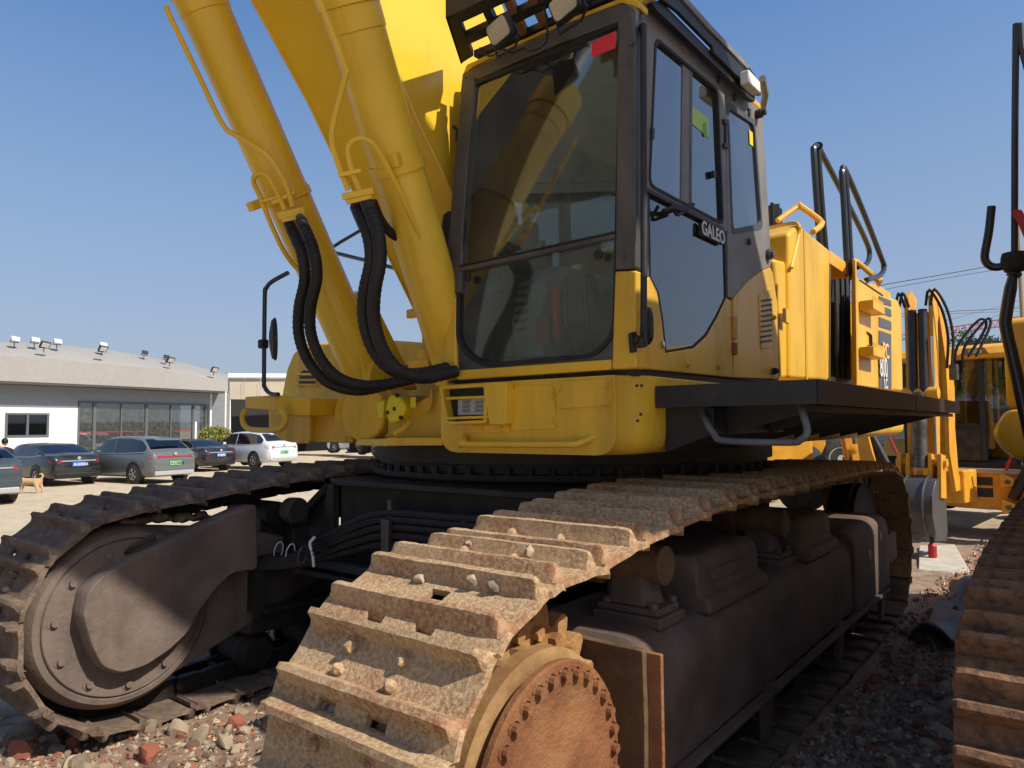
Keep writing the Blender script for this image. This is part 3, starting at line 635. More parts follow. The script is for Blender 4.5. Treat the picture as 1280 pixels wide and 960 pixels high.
# left weather strip, catches, cab bolts
for k, (dx, m_) in enumerate(((0, BLACK), (.012, DGREY), (.024, BLACK), (.034, STEEL))):
    G().tube([Fp(580+k*3, 132, .012), Fp(572+k*3, 230, .012), Fp(563+k*3, 330, .012)], .006, 6, 3).build('rubber_strip', m_, CAB)
G().tube([Fp(567, 158, .02), Fp(572, 163, .03), Fp(571, 176, .03)], .010, 8).build('latch', BLACK, CAB)
G().prism([Fp(553, 268, .0), Fp(561, 262, 0), Fp(560, 312, 0), Fp(550, 312, 0), Fp(549, 300, 0)], (0, .05, 0)).build('corner_rubber', RUB, CAB, bevel=.01)
for x, y in ((790, 55), (779, 320), (561, 319), (562, 358)): bolt(Fp(x, y, .003), FN, .010, .006, DGREY, CAB)
# ---- side (door and rear panel)
XN = V((1, 0, 0)); IN = (-.05, 0, 0)
def splate(name, pts, m, d=0, vec=IN, bev=.005, r=0, parent=None): return plate(name, pts, m, d, vec, bev, r, parent, S)
def splitring(name, out_px, in_px, m, d=0, thick=-.04, r_in=.03, parent=None):
    ip = roundpoly([S(x, y, d) for x, y in in_px], r_in, 5); c = sum(ip, V((0, 0, 0)))/len(ip); OPP = [S(x, y, d) for x, y in out_px]
    def rt(dv):
        best = None
        for i_ in range(len(OPP)):
            a_, b_ = OPP[i_], OPP[(i_+1) % len(OPP)]; e = b_-a_; den = dv.y*e.z-dv.z*e.y
            if abs(den) < 1e-9: continue
            w_ = a_-c; t_ = (w_.y*e.z-w_.z*e.y)/den; s_ = (w_.y*dv.z-w_.z*dv.y)/den
            if t_ > 0 and -1e-6 <= s_ <= 1+1e-6 and (best is None or t_ > best): best = t_
        return c+dv*(best or 1)
    # insert outer corners: sample rays through both inner points and outer corners
    items = []
    for p in ip: items.append((math.atan2(p.z-c.z, p.y-c.y), p, None))
    def rin(dv):
        best = None
        for i_ in range(len(ip)):
            a_, b_ = ip[i_], ip[(i_+1) % len(ip)]; e = b_-a_; den = dv.y*e.z-dv.z*e.y
            if abs(den) < 1e-12: continue
            w_ = a_-c; t_ = (w_.y*e.z-w_.z*e.y)/den; s_ = (w_.y*dv.z-w_.z*dv.y)/den
            if t_ > 0 and -1e-6 <= s_ <= 1+1e-6 and (best is None or t_ < best): best = t_
        return c+dv*(best or .1)
    for q in OPP: items.append((math.atan2(q.z-c.z, q.y-c.y), rin((q-c).normalized()), q))
    items.sort(key=lambda t_: t_[0]); I = []; O_ = []
    for a_, p, q in items:
        if I and (p-I[-1]).length < 1e-5 and q is None: continue
        I.append(p); O_.append(q if q is not None else rt((p-c).normalized()))
    G().ring(O_, I, (thick, 0, 0)).build(name, m, parent or CAB)
    return ip
# door frame upper with sliding window
ip = splitring('door_frame', [(802, 12), (818, 17), (860, 50), (906, 97), (907, 135), (909, 287), (905, 290), (812, 240), (803, 238)], [(819, 47), (897, 112), (904, 281), (811, 232)], GREY, 0, -.05, .05)
c_ = sum(ip, V((0, 0, 0)))/len(ip)
sh = lambda P, d, dx: [p+(p-c_).normalized()*d+V((dx, 0, 0)) for p in P]
G().ring(sh(ip, .006, .004), sh(ip, -.014, .004), (-.02, 0, 0)).build('window_gasket', RUB, CAB)
G().prism(sh(ip, -.004, -.012), (-.006, 0, 0)).build('door_window', GLS, CAB)
splate('window_divider', [(854, 78), (863, 84), (862, 256), (852, 251)], GREY, -.006, (-.02, 0, 0), .003)
splate('window_divider', [(863, 85), (866, 87), (865, 258), (862, 256)], STEEL, -.003, (-.012, 0, 0), .002)
splate('window_latch', [(815.5, 160), (819, 159), (818.5, 174), (815, 174)], BLACK, .012, (-.02, 0, 0), .004)
splate('window_latch', [(892, 213), (895.5, 213), (896, 222), (893, 222)], BLACK, .012, (-.02, 0, 0), .004)
LIME = mat('lime_paper', lin(176, 214, 120), rough=.7)
splate('lime_note', [(864, 131), (886.5, 149), (886.5, 173), (864.5, 154)], LIME, -.009, (-.002, 0, 0), 0)
text('note_mark', '8', S(879, 168, -.006), (0, 1, 0), (0, 0, 1), .10, mat('faint_ink', lin(120, 190, 110), rough=.7), CAB, .001)
# black belt bar and knob
splate('belt_rail', [(809, 234), (906, 284), (906, 290), (809, 240)], BLACK, .010, (-.03, 0, 0), .004)
G().tube([S(829, 264, .03), S(842, 260, .05), S(852, 262, .04), S(866, 256, .03)], .011, 8, 4).tube([S(838, 254, .02), S(846, 268, .05), S(854, 265, .03)], .008, 8, 4).build('tied_cord', RUB, CAB)
# lower door glass
lg = [(811, 242), (906, 291), (908.5, 372), (898, 395), (884, 420), (868, 435), (832, 441), (828, 402), (822, 365), (812, 345)]
splate('door_glass', lg, GLD, -.010, (-.006, 0, 0), 0)
P_ = [S(x, y, -.004) for x, y in lg]; cg = sum(P_, V((0, 0, 0)))/len(P_)
G().ring([p+(p-cg).normalized()*.006 for p in P_], [p-(p-cg).normalized()*.012 for p in P_], (-.012, 0, 0)).build('glass_gasket', RUB, CAB)
splate('badge_plate', [(876.5, 279), (904, 292), (904, 306), (876.5, 293)], BLACK, .012, (-.016, 0, 0), 0)
text('maker_badge', 'GALEO', S(877.5, 291.5, .014), S(903, 304)-S(877.5, 291.5), (0, 0, 1), .095, WHITE, CAB, .002, .95)
# door lower skin (yellow), curving up to the grey rear panel
splate('door_skin', [(797, 338), (803, 342), (806, 352), (812, 345), (822, 365), (828, 402), (832, 441), (868, 435), (884, 420), (898, 395), (908.5, 372), (914, 376), (916, 472), (797, 460)], YBODY, 0, (-.05, 0, 0), .006)
splate('door_post', [(802, 12), (806, 60), (804, 240), (811, 241), (812, 345), (806, 351), (803, 341), (797, 337), (797, 60)], DGREY, .001, (-.05, 0, 0), .006)
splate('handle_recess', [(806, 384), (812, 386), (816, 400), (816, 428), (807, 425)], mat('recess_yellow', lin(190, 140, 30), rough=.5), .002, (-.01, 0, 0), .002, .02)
G().tube([S(810, 388, .02), S(812, 398, .045), S(812, 420, .045), S(809, 427, .02)], .016, 10, 3).build('door_handle', RUB, CAB)
G().lathe(S(827, 431, .0), XN, [(0, .018), (.008, .018), (.010, .010), (.010, 0)], 14).build('door_lock', CHROME, CAB)
for x, y in ((860, 455), (898, 458)): bolt(S(x, y, .002), XN, .010, .006, YBODY, CAB)
# rear side panel: yellow wedge below, grey above
splate('rear_quarter', [(917, 373), (935, 352), (950, 340), (963, 334), (966, 340), (972, 380), (973, 474), (917, 472)], YBODY, -.002, (-.05, 0, 0), .006)
splitring('rear_grey_panel', [(907.5, 97), (950, 138), (954, 150), (964, 328), (963, 333), (950, 339), (935, 351), (916, 372), (910, 371)], [(910, 128), (943, 152), (953, 284), (916, 291)], GREY, -.004, -.05, .04)
rp = roundpoly([S(x, y, -.001) for x, y in [(909, 126), (944, 150), (954, 286), (915.5, 293)]], .05, 5); cr_ = sum(rp, V((0, 0, 0)))/len(rp)
G().ring(rp, [p-(p-cr_).normalized()*.035 for p in rp], (-.012, 0, 0)).build('window_gasket', mat('rubber_grey', lin(70, 74, 82), rough=.6), CAB)
G().prism([p-(p-cr_).normalized()*.02+V((-.012, 0, 0)) for p in rp], (-.006, 0, 0)).build('rear_side_window', GLS, CAB)
splate('yellow_tab', [(936.5, 162), (941, 166), (941.5, 183), (937.5, 180)], YNEW, -.008, (-.002, 0, 0), 0)
for y0 in (148, 178): splate('hinge', [(906, y0), (911.5, y0+2), (911.5, y0+8), (906, y0+6)], BLACK, .014, (-.02, 0, 0), .004)
splate('hinge_bar', [(907, 150), (909, 151), (909.5, 184), (907.5, 183)], BLACK, .010, (-.012, 0, 0), .003)
bolt(S(936, 302, .0), XN, .014, .008, DGREY, CAB); bolt(S(960, 318, .0), XN, .022, .02, DGREY, CAB, name='hinge_pin'); bolt(S(946, 143, .0), XN, .018, .03, BLACK, CAB, name='hinge_pin')
bolt(S(856, 60, .0), XN, .02, .004, GREY, CAB); 
for x, y in ((898, 99), (919, 121), (937, 140)): splate('clip', [(x, y-5), (x+2, y-4), (x+2, y+5), (x, y+4)], BLACK, .008, (-.02, 0, 0), .002)
splate('filter_box', [(917, 186), (930, 188), (935, 205), (935.5, 250), (920, 262)], mat('lined_paper', lin(190, 190, 176), rough=.8), -.10, (-.01, 0, 0), 0)
g = G()
for k in range(6):
    for j in range(4):
        p = S(919.5+j*4, 205+k*8, -.095); g.box(p, p+V((.002, .045, .035)))
g.build('paper_text_block', GREY, CAB)
# louvre panel
lp = [(949, 369), (965, 360), (967, 433), (952, 437)]
splate('vent_panel', lp, YBODY, .004, (-.012, 0, 0), .003, .015)
for k in range(9):
    y = 375+k*6.4
    splate('louvre', [(951.5, y), (965, y-2.2), (965, y+.6), (951.5, y+2.6)], BLACK, .0055, (-.004, 0, 0), 0)
bolt(S(966.5, 397, .004), XN, .010, .010, YBODY, CAB)
splate('hinge', [(917, 395), (922, 396), (922, 424), (917, 423)], mat('hinge_brown', lin(190, 130, 40), rough=.5), .010, (-.015, 0, 0), .002)
splate('hinge', [(917, 428), (922, 428), (922, 443), (917, 442)], mat('hinge_rust', lin(150, 60, 30), rough=.7), .010, (-.015, 0, 0), .002)
bolt(S(966, 464, .002), XN, .014, .02, BLACK, CAB, name='latch_pin')
# grab bar by the door
G().tube([S(803, 45, .02), S(804.5, 60, .055), S(804.5, 404, .055), S(801, 418, .055), S(795, 427, .03)], .0135, 10, 4).build('grab_bar', BLACK, CAB)
splate('grab_bar_foot', [(790, 416), (796, 414), (797, 440), (792, 441)], BLACK, .02, (-.02, 0, 0), .004)
# roof, yellow edge, black rails
G().prism([S(803, 3, .0), S(818, 15, .0), S(952, 139, 0), S(952, 130, 0), S(818, -4, 0), S(803, -8, 0)], (-1.02, 0, 0)).build('roof', YBODY, CAB, bevel=.015, label='yellow cab roof')
splate('roof_rail', [(815, 2), (826, 0), (944, 120), (944, 127), (938, 124), (820, 12)], BLACK, .05, (-.03, 0, 0), .004)
splate('roof_guard_side', [(822, -25), (840, -20), (887, 32), (936, 82), (951, 104), (952, 119), (945, 118), (905, 78), (893, 66), (891, 58), (848, 14), (824, -4)], BLACK, .07, (-.02, 0, 0), .004)
splate('roof_guard_rail', [(832, -25), (842, -22), (889, 31), (938, 83), (935, 86), (886, 36)], GREY, .08, (-.03, 0, 0), .003)
splate('work_lamp', [(936, 86), (950.5, 102), (951.5, 117), (936.5, 103)], WHITE, .13, (-.05, 0, 0), .008)
G().tube([S(953, 98, .05), S(957, 118, .0), S(952, 142, -.1)], .02, 8).build('roof_bracket', GREY, CAB)
# front roof guard with square holes and two work lights
def Gd(u, v, z): return V((u, v, z))
gz = 3.50
GL = [(-1.03, -.93), (.03, .12)]
y0g, y1g = .60, 1.0
g = G(); zb = 3.43
xs = [-.90+.13*k for k in range(8)]; ys = [.60, .74, .80, .92, 1.02]
# lattice: long bars and cross slats
GZ = 3.45
def Q(x, y, d=0): p = H(x, y, 2, GZ+d); return p
# solid dark plates with two rows of openings between them
def gplate(name, px, m=BLACK, th=.035, par=None, d=0): return G().prism([Q(x, y, d) for x, y in px], (0, 0, th)).build(name, m, par or CAB, bevel=.003)
gd = gplate('roof_guard', [(557, 22), (572, 17), (592, 70), (576, 80)]); gd['label'] = 'black guard plate with square openings over the cab front'
gplate('guard_edge', [(572, 17), (640, -14), (644, -2), (577, 29)], par=gd)
gplate('guard_bar', [(583, 46), (652, 14), (720, -18), (724, -8), (655, 25), (586, 56)], par=gd)
gplate('guard_edge', [(592, 71), (640, 51), (700, 25), (760, -2), (790, -14), (792, -4), (700, 33), (640, 58), (600, 76)], par=gd)
for k in range(7):
    x = 604+26*k; y = 18-12.2*k
    gplate('guard_slat', [(x, y), (x+9, y-4), (x+31, y+42), (x+22, y+46)], RUST if k in (1, 2) else BLACK, .05, gd, .002)
G().prism([Q(557, 22), Q(640, -16), Q(640, -16)+V((0, 0, .12)), Q(557, 22)+V((0, 0, .12))], (0, .012, 0)).build('guard_cheek', BLACK, gd)
G().prism([Q(557, 22), Q(576, 80), Q(576, 80)+V((0, 0, .12)), Q(557, 22)+V((0, 0, .12))], (.012, 0, 0)).build('guard_cheek', BLACK, gd)
G().tube([Fp(600, 74, .05), Fp(700, 32, .05), Fp(790, -6, .05)], .008, 6).build('guard_rod', BLACK, gd)
for (x, y, w_, h_, rot) in ((623, 38, .115, .10, .32), (704, 6, .125, .095, .32)):
    c = H(x, y, 1, .70); M_ = Matrix.Rotation(-rot, 4, 'Y') @ Matrix.Rotation(math.radians(12), 4, 'X')
    fr_ = lambda a, b, d: c + M_.to_3x3()@V((a, d, b))
    o1 = roundpoly([fr_(-w_/2, -h_/2, 0), fr_(w_/2, -h_/2, 0), fr_(w_/2, h_/2, 0), fr_(-w_/2, h_/2, 0)], .022, 4)
    cA = sum(o1, V((0, 0, 0)))/len(o1); nv = M_.to_3x3()@V((0, 1, 0))
    wl = G().loft([[cA+(p-cA)*1.0 for p in o1], [cA+(p-cA)*1.1+nv*.015 for p in o1], [cA+(p-cA)*1.1+nv*.035 for p in o1], [cA+(p-cA)*.6+nv*.08 for p in o1]]).build('work_light', BLACK, gd, ang=30)
    G().prism([cA+(p-cA)*.9-nv*.004 for p in o1], nv*.006).build('light_lens', LAMPG, wl)
    G().tube([fr_(-w_*.5, -.01, .03), fr_(-w_*.6, -h_*.75, .03), fr_(w_*.2, -h_*.8, .05), fr_(w_*.6, -h_*.6, .03), fr_(w_*.58, 0, .03)], .006, 6).build('light_bracket', BLACK, wl)
G().tube([H(655, 60, 1, .90), H(662, 64, 1, .86), H(675, 60, 1, .85), H(683, 50, 1, .86), H(684, 30, 1, .85), H(680, 8, 1, .80)], .005, 6, 5).build('lamp_wire', RUB, gd)
G().tube([H(600, 60, 1, .88), H(612, 70, 1, .86), H(630, 62, 1, .85), H(640, 66, 1, .85), H(655, 60, 1, .86)], .005, 6, 5).build('lamp_wire', RUB, gd)
# ---- cab shell behind: left wall with window, rear wall
BX0 = -.93
G().box((BX0, 1.05, 1.87), (BX0+.03, 2.75, 2.30)).build('cab_wall', DGREY, CAB)
G().box((BX0, 1.05, 3.15), (BX0+.03, 2.75, 3.38)).build('cab_wall', DGREY, CAB)
for y in (1.05, 1.9, 2.67): G().box((BX0, y, 2.30), (BX0+.04, y+.06, 3.15)).build('cab_post', DGREY, CAB)
G().box((BX0+.01, 1.1, 2.30), (BX0+.016, 2.7, 3.15)).build('left_window', GLS, CAB)
G().box((BX0, 2.72, 1.87), (U0-.06, 2.76, 2.45)).build('rear_wall', DGREY, CAB)
G().box((BX0, 2.72, 3.25), (U0-.06, 2.76, 3.45)).build('rear_wall', DGREY, CAB)
for x in (BX0, U0-.11): G().box((x, 2.72, 2.45), (x+.05, 2.76, 3.25)).build('cab_post', DGREY, CAB)
G().box((BX0+.05, 2.735, 2.45), (U0-.11, 2.741, 3.25)).build('rear_window', GLS, CAB)
G().box((BX0+.02, 1.08, 3.33), (U0-.06, 2.74, 3.36)).build('headliner', mat('lining', lin(176, 170, 154), rough=.9), CAB)
# interior
SEAT = mat('seat_cloth', lin(96, 100, 106), lin(80, 84, 90), rough=.9, bump=.3, bscale=90); PLA = mat('grey_plastic', lin(150, 158, 160), lin(136, 144, 146), rough=.6); DPL = mat('dark_plastic', lin(46, 50, 54), rough=.55)
st = G().box((-.58, 1.75, 2.15), (-.12, 2.25, 2.27)).build('seat', SEAT, CAB, bevel=.04, seg=3)
G().box((-.57, 2.2, 2.24), (-.13, 2.32, 2.80)).build('seat_back', SEAT, st, bevel=.05, seg=3); G().box((-.46, 2.22, 2.82), (-.24, 2.31, 3.0)).build('headrest', SEAT, st, bevel=.04, seg=3)
G().box((-.5, 1.85, 1.87), (-.2, 2.2, 2.15)).build('seat_base', DPL, st, bevel=.02)
cL = G().loft([[V((x, y, z)) for x, y in ((-.90, 1.3+o_), (-.70, 1.3+o_), (-.66, 2.3), (-.90, 2.3))] for z, o_ in ((1.87, .1), (2.15, 0.06), (2.36, .12), (2.48, .3))]).build('left_console', PLA, CAB, bevel=.03, seg=3)
for k in range(8):
    z = 2.10+.045*k; G().box((-.86, 1.352+.02*(k > 4), z), (-.78, 1.37+.02*(k > 4), z+.016)).build('vent_slot', BLACK, cL)
G().loft([[V((x, y, z)) for x, y in ((-.08, 1.35+o_), (.02, 1.35+o_), (.02, 2.4), (-.08, 2.4))] for z, o_ in ((1.87, 0), (2.2, 0), (2.42, .2))]).build('right_console', DPL, CAB, bevel=.03)
G().box((-.30, 1.25, 1.87), (-.02, 1.6, 2.22)).build('floor_box', DPL, CAB, bevel=.03)
for x, y0 in ((-.40, 1.35), (-.52, 1.35)):
    G().tube([V((x, y0+.1, 1.88)), V((x, y0, 2.1)), V((x+.01, y0-.02, 2.34))], .012, 8, 3).build('travel_lever', BLKGL, CAB)
    G().box((x-.05, y0-.08, 1.88), (x+.05, y0+.10, 1.91)).build('pedal', RUB, CAB, bevel=.008)
G().tube([V((-.555, 1.32, 2.02)), V((-.55, 1.30, 2.30))], .022, 10).build('red_lever_sleeve', mat('red_rubber', lin(215, 60, 40), rough=.5), CAB)
mo = G().obox((-.36, 1.28, 2.44), (.17, .04, .11), Matrix.Rotation(.35, 4, 'X')).build('monitor', DPL, CAB, bevel=.012); G().tube([V((-.36, 1.30, 2.40)), V((-.36, 1.4, 2.2)), V((-.36, 1.5, 1.9))], .015, 8).build('monitor_arm', DPL, mo)
G().tube([V((-.17, 1.5, 2.3)), V((-.17, 1.48, 2.45)), V((-.16, 1.45, 2.5))], .018, 8).tube([V((-.2, 1.46, 2.50)), V((-.08, 1.44, 2.53))], .024, 8).build('joystick', DPL, CAB)
G().tube([V((-.76, 1.5, 2.45)), V((-.76, 1.48, 2.6))], .018, 8).build('joystick', DPL, CAB)
G().box((-.72, 1.36, 2.02), (-.64, 1.365, 2.16)).build('warning_sticker', mat('pale_red_label', lin(190, 100, 100), rough=.6), cL)
G().box((-.60, 1.33, 2.10), (-.54, 1.345, 2.28)).build('switch_panel', BLACK, CAB)
G().obox((-.13, 1.238, 2.16), (.10, .01, .07), None).build('paper_tag', WHITE, CAB)
G().box((-.16, 1.243, 2.03), (-.10, 1.247, 2.06)).build('yellow_tag', YBODY, CAB)
G().box((-.91, 1.10, 1.87), (.02, 2.7, 1.885)).build('floor_mat', RUB, CAB)
# ------------------------------------------------------------------ walkway and steps
wv = H(822, 485, 0, U0+.02).y; wc = H(1022, 475, 1, wv); wu = wc.x; we = H(1198, 503, 0, wu).y
WZ = wc.z
wk = G().prism([V((U0+.03, wv, WZ)), V((wu-.02, wv, WZ)), V((wu, wv+.02, WZ)), V((wu, we, WZ)), V((U0+.03, we, WZ))], (0, 0, -.012)).build('walkway', BLACK, EX, label='black side walkway below the engine panels')
G().box((U0+.01, wv-.004, WZ-.088), (wu-.004, wv+.008, WZ+.004)).build('walkway_edge', BLACK, wk, bevel=.002)
G().box((wu-.006, wv+.006, WZ-.088), (wu+.006, 3.1, WZ+.004)).build('walkway_edge', BLACK, wk, bevel=.002)
G().box((wu-.006, 3.12, WZ-.088), (wu+.006, we, WZ+.004)).build('walkway_edge', BLACK, wk, bevel=.002)
for k in range(7):
    y = wv+.25+k*.55
    G().prism([V((U0, y, WZ-.02)), V((wu-.02, y, WZ-.02)), V((wu-.02, y, WZ-.09)), V((U0, y, WZ-.26))], (0, .012, 0)).build('walkway_bracket', BLACK, wk)
G().box((wu-.07, wv+.2, WZ-.115), (wu-.03, we-.1, WZ-.09)).build('walkway_beam', BLACK, wk)
G().prism([V((U0, wv+.10, WZ-.02)), V((U0+.22, wv+.10, WZ-.09)), V((U0+.22, wv+.10, WZ-.20)), V((U0, wv+.10, WZ-.28))], (0, .9, 0)).build('step_mount', BLACK, wk, bevel=.005)
G().tube([H(876, 508, 1, wv+.10), H(880, 522, 1, wv+.06), H(892, 542, 1, wv+.02), H(906, 551, 1, wv), H(985, 553, 1, wv), H(1000, 550, 1, wv), H(1009, 540, 1, wv+.0), H(1004, 518, 1, wv+.04), H(999, 506, 1, wv+.08)], .0135, 12, 5).build('step_loop', mat('worn_step_paint', lin(88, 92, 98), lin(120, 120, 118), rough=.5, metal=.2), wk)
# deck skirt under the rear
g = G(); rings = [yring(y, -2.65, -.05, 1.47, 1.80, .10) for y in (2.8, 6.6)]; g.loft(rings); g.build('deck_base', YDECK, EX, ang=45)
# ------------------------------------------------------------------ engine house panels
def y_of(x, y): return S(x, y).y
BZ = 1.83
side = lambda pts, d=0: [S(x, y, d) for x, y in pts]
HS = G().prism([V((-.3, 3.0, BZ)), V((-.3, 6.4, BZ)), V((-.3, 6.4, 2.85)), V((-.3, 3.0, 2.95))], (-2.3, 0, 0)).build('engine_house', YBODY, EX, bevel=.05, label='yellow engine house with panels behind the cab')
splate('tank_panel', [(968, 322), (983, 326), (986, 474), (974, 474), (973, 380)], YBODY, -.03, (-.5, 0, 0), .03, parent=HS)
splate('tank_panel', [(987, 290), (999, 281), (1004, 284), (1038, 312), (1037, 477), (988, 474)], YBODY, -.005, (-.35, 0, 0), .03, parent=HS)
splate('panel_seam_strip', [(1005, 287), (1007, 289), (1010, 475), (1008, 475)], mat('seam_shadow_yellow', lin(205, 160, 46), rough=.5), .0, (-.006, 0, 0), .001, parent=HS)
G().prism([S(961, 284, -.4), S(975, 280, -.4), S(996, 280, -.2), S(1000, 290, -.05), S(985, 322, -.05), S(962, 318, -.2)], (-.3, 0, 0)).build('tank_top', YBODY, HS, bevel=.02)
G().tube([S(962, 285, -.30), S(990, 279, -.06), S(998, 282, .0), S(998, 296, .0), S(989, 335, .0)], .014, 8, 4).build('panel_trim', YBODY, HS)
splate('latch_plate', [(982, 385), (987, 387), (987, 405), (982, 402)], YBODY, .012, (-.02, 0, 0), .003, parent=HS)
# open bay: dark interior
splate('header_panel', [(1038, 313), (1063, 331), (1063, 347), (1038, 330)], MATS['header_yellow'], -.005, (-.3, 0, 0), .01, parent=HS)
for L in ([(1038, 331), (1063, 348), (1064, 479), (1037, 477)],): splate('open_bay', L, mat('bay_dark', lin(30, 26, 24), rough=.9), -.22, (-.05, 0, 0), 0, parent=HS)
splate('bay_wall', [(1037, 331), (1038.5, 332), (1038, 477), (1037, 477)], FRAME, -.01, (-.22, 0, 0), 0, parent=HS)
splate('bay_floor', [(1037, 470), (1064, 476), (1064, 479), (1037, 477)], FRAMEB, -.03, (-.2, 0, 0), 0, parent=HS)
for x in (1045, 1052, 1058): G().tube([S(x, 345, -.19), S(x+1, 400, -.16), S(x, 476, -.19)], .018, 8, 3).build('bay_hose', RUB, HS)
# opened access door standing out, rear body with stripes
splate('rear_panel', [(1072, 347), (1103, 359), (1113, 366), (1115, 378), (1117, 488), (1072, 482)], YBODY, -.005, (-.04, 0, 0), .01, parent=HS)
splate('rear_corner_panel', [(1115, 372), (1122, 374), (1127, 384), (1129, 490), (1117.5, 488.5)], YBODY, -.008, (-.5, 0, 0), .03, parent=HS)
splate('panel_seam_strip', [(1075, 349), (1104, 368.5), (1104, 370), (1075, 350.5)], BLACK, .001, (-.006, 0, 0), 0, parent=HS)
G().prism([S(1064, 322, .0), S(1069, 325, .12), S(1071, 482, .12), S(1065, 480, .0)], (0, .04, 0)).build('open_door', YBODY, HS, bevel=.004, label='narrow open access door seen edge on')
for yy, z2 in ((372, 0), (430, 0)):
    a = S(1072, yy, .0)
    st_ = G().box(a+V((-.0, .05, -.10)), a+V((.11, .50, -.02))).build('step_bracket', YBODY, HS, bevel=.006)
    for k in range(6): G().prism([a+V((.11, .06+.07*k, -.02)), a+V((.11, .11+.07*k, -.02)), a+V((.11, .085+.07*k, .01))], (-.012, 0, 0)).build('step_tooth', YBODY, st_)
INK = mat('dark_decal', lin(84, 88, 92), rough=.6)
for k, (ya, yb) in enumerate(((370, 378), (381, 391), (396, 408), (413, 487))):
    splate('decal_stripe', [(1099, ya), (1114, ya+ (6 if k < 3 else 5)), (1114.5, yb+(5 if k < 3 else 0)), (1099, yb if k < 3 else 484.5)], INK, .0005+.0002*k, (-.003, 0, 0), 0, parent=HS)
text('decal_text', 'PC', S(1104, 446, .014), (0, 1, 0), (0, 0, 1), .20, mat('decal_peach', lin(240, 190, 130), rough=.6), HS, .004, 1.15)
text('decal_text', '800', S(1100.6, 470, .014), (0, 1, 0), (0, 0, 1), .27, WHITE, HS, .002, .80)
text('decal_text', 'LC', S(1105.5, 485, .014), (0, 1, 0), (0, 0, 1), .13, WHITE, HS, .004, 1.0)
g = G()
for x, y in ((1084, 415), (1086, 416.5)): 
    a = S(x, y, .003); g.tube([a, a+V((0, .1, -.01)), a+V((0, .1, -.12)), a+V((0, 0, -.12))], .006, 5)
g.build('small_emblem', BLACK, HS)
# rails and muffler on top
mf = G().box(S(961, 288, -.55), S(982, 252, -.40)+V((-.05, 0, 0))).build('air_filter_box', mat('filter_grey', lin(96, 88, 82), lin(70, 64, 60), rough=.8, bump=.4), HS, bevel=.01)
g = G(); a = S(962, 285, -.395); b = S(962, 253, -.395)
for k in range(8): g.box(V((a.x, a.y+.03+.03*k, a.z)), V((a.x+.02, a.y+.045+.03*k, b.z)))
g.build('filter_rib', BLACK, mf)
G().tube([S(972, 276, -.25), S(996, 259, -.15), S(1002, 259, -.12), S(1024, 275, -.02), S(1026, 282, .0), S(1016, 290, .0)], .022, 8, 2).build('short_handrail', MATS['header_yellow'], HS)
def rail(px, d, r=.024): return G().tube([S(x, y, d) for x, y in px], r, 10, 4).build('handrail', BLKGL, HS)
rail([(1026, 320), (1024, 296), (1020, 240), (1017, 192), (1018, 184), (1022, 183), (1026, 190), (1056, 247), (1082, 300), (1087, 318), (1083, 330), (1072, 334)], -.15)
rail([(1033, 326), (1031, 302), (1026, 240), (1022.5, 188)], -.15)
rail([(1060, 345), (1058, 318), (1055, 260), (1052.5, 220), (1053.5, 213), (1057, 214), (1078, 262), (1100, 318), (1105, 334), (1100, 344), (1083, 350)], .0)
rail([(1065, 350), (1063, 322), (1060, 265), (1056, 215)], .0)
G().tube([S(1065, 327, -.1), S(1070, 326, -.1), S(1100, 352, -.1), S(1098, 356, 0)], .02, 8).build('short_handrail', MATS['header_yellow'], HS)
# back of the machine (counterweight)
G().box((-2.6, 6.35, 1.5), (.0, 7.0, 2.8)).build('counterweight', YBODY, EX, bevel=.15, seg=4)
# ------------------------------------------------------------------ boom and cylinders
BU0, BU1 = -1.70, -1.03
bl = [(1.95, 1.75), (1.62, 2.05), (1.15, 2.70), (.80, 3.12), (.63, 3.36), (.33, 3.72), (-.15, 4.26), (-.9, 4.95), (-2.2, 5.6), (-3.8, 5.75)]
bt = [(2.45, 2.05), (2.35, 2.7), (1.95, 3.45), (1.6, 3.9), (1.4, 4.15), (1.05, 4.55), (.5, 5.1), (-.5, 5.95), (-2.0, 6.45), (-3.8, 6.3)]
rings = []
for (a, b), (c, d) in zip(bl, bt):
    rings.append([V((BU0, a, b)), V((BU1, a, b)), V((BU1, c, d)), V((BU0, c, d))])
BM = G().loft(rings).build('boom', YEL, EX, bevel=.012, label='bright yellow boom rising out of the top of the picture')
G().tube([V((BU1+.0, a, b)) for a, b in bl[1:]], .008, 6).tube([V((BU0, a, b)) for a, b in bl[1:]], .008, 6).build('weld_seam', YEL, BM)
def cylr(A, B, r, name='boom_cylinder'):
    d = (B-A).normalized(); Ln = (B-A).length
    c = G().lathe(A, d, [(-.10, r*.55), (-.07, r*.9), (-.0, r), (.02, r*1.0), (.72, r*1.0), (.725, r*.985), (Ln-.30, r*.985), (Ln-.295, r*1.03), (Ln-.20, r*1.03), (Ln-.195, r*1.13), (Ln, r*1.13), (Ln+.01, r*.7)], 40).build(name, YEL, EX, ang=28, label=None)
    G().cyl(B, B+d*1.6, r*.56, seg=28).build('piston_rod', CHROME, c)
    return c, A, B, d
def axis_at(p, q, z):
    return p+(q-p)*((z-p.z)/(q.z-p.z))
L0, L1 = V((-1.9, 1.19, 1.95)), V((-1.9, .19, 3.66)); R0, R1 = V((-1.05, .975, 2.2)), V((-.865, .245, 3.4))
cl, lA, lB, ld = cylr(axis_at(L0, L1, 1.98), axis_at(L0, L1, 3.96), .127)
cr, rA, rB, rd = cylr(axis_at(R0, R1, 1.98), axis_at(R0, R1, 3.55), .124)
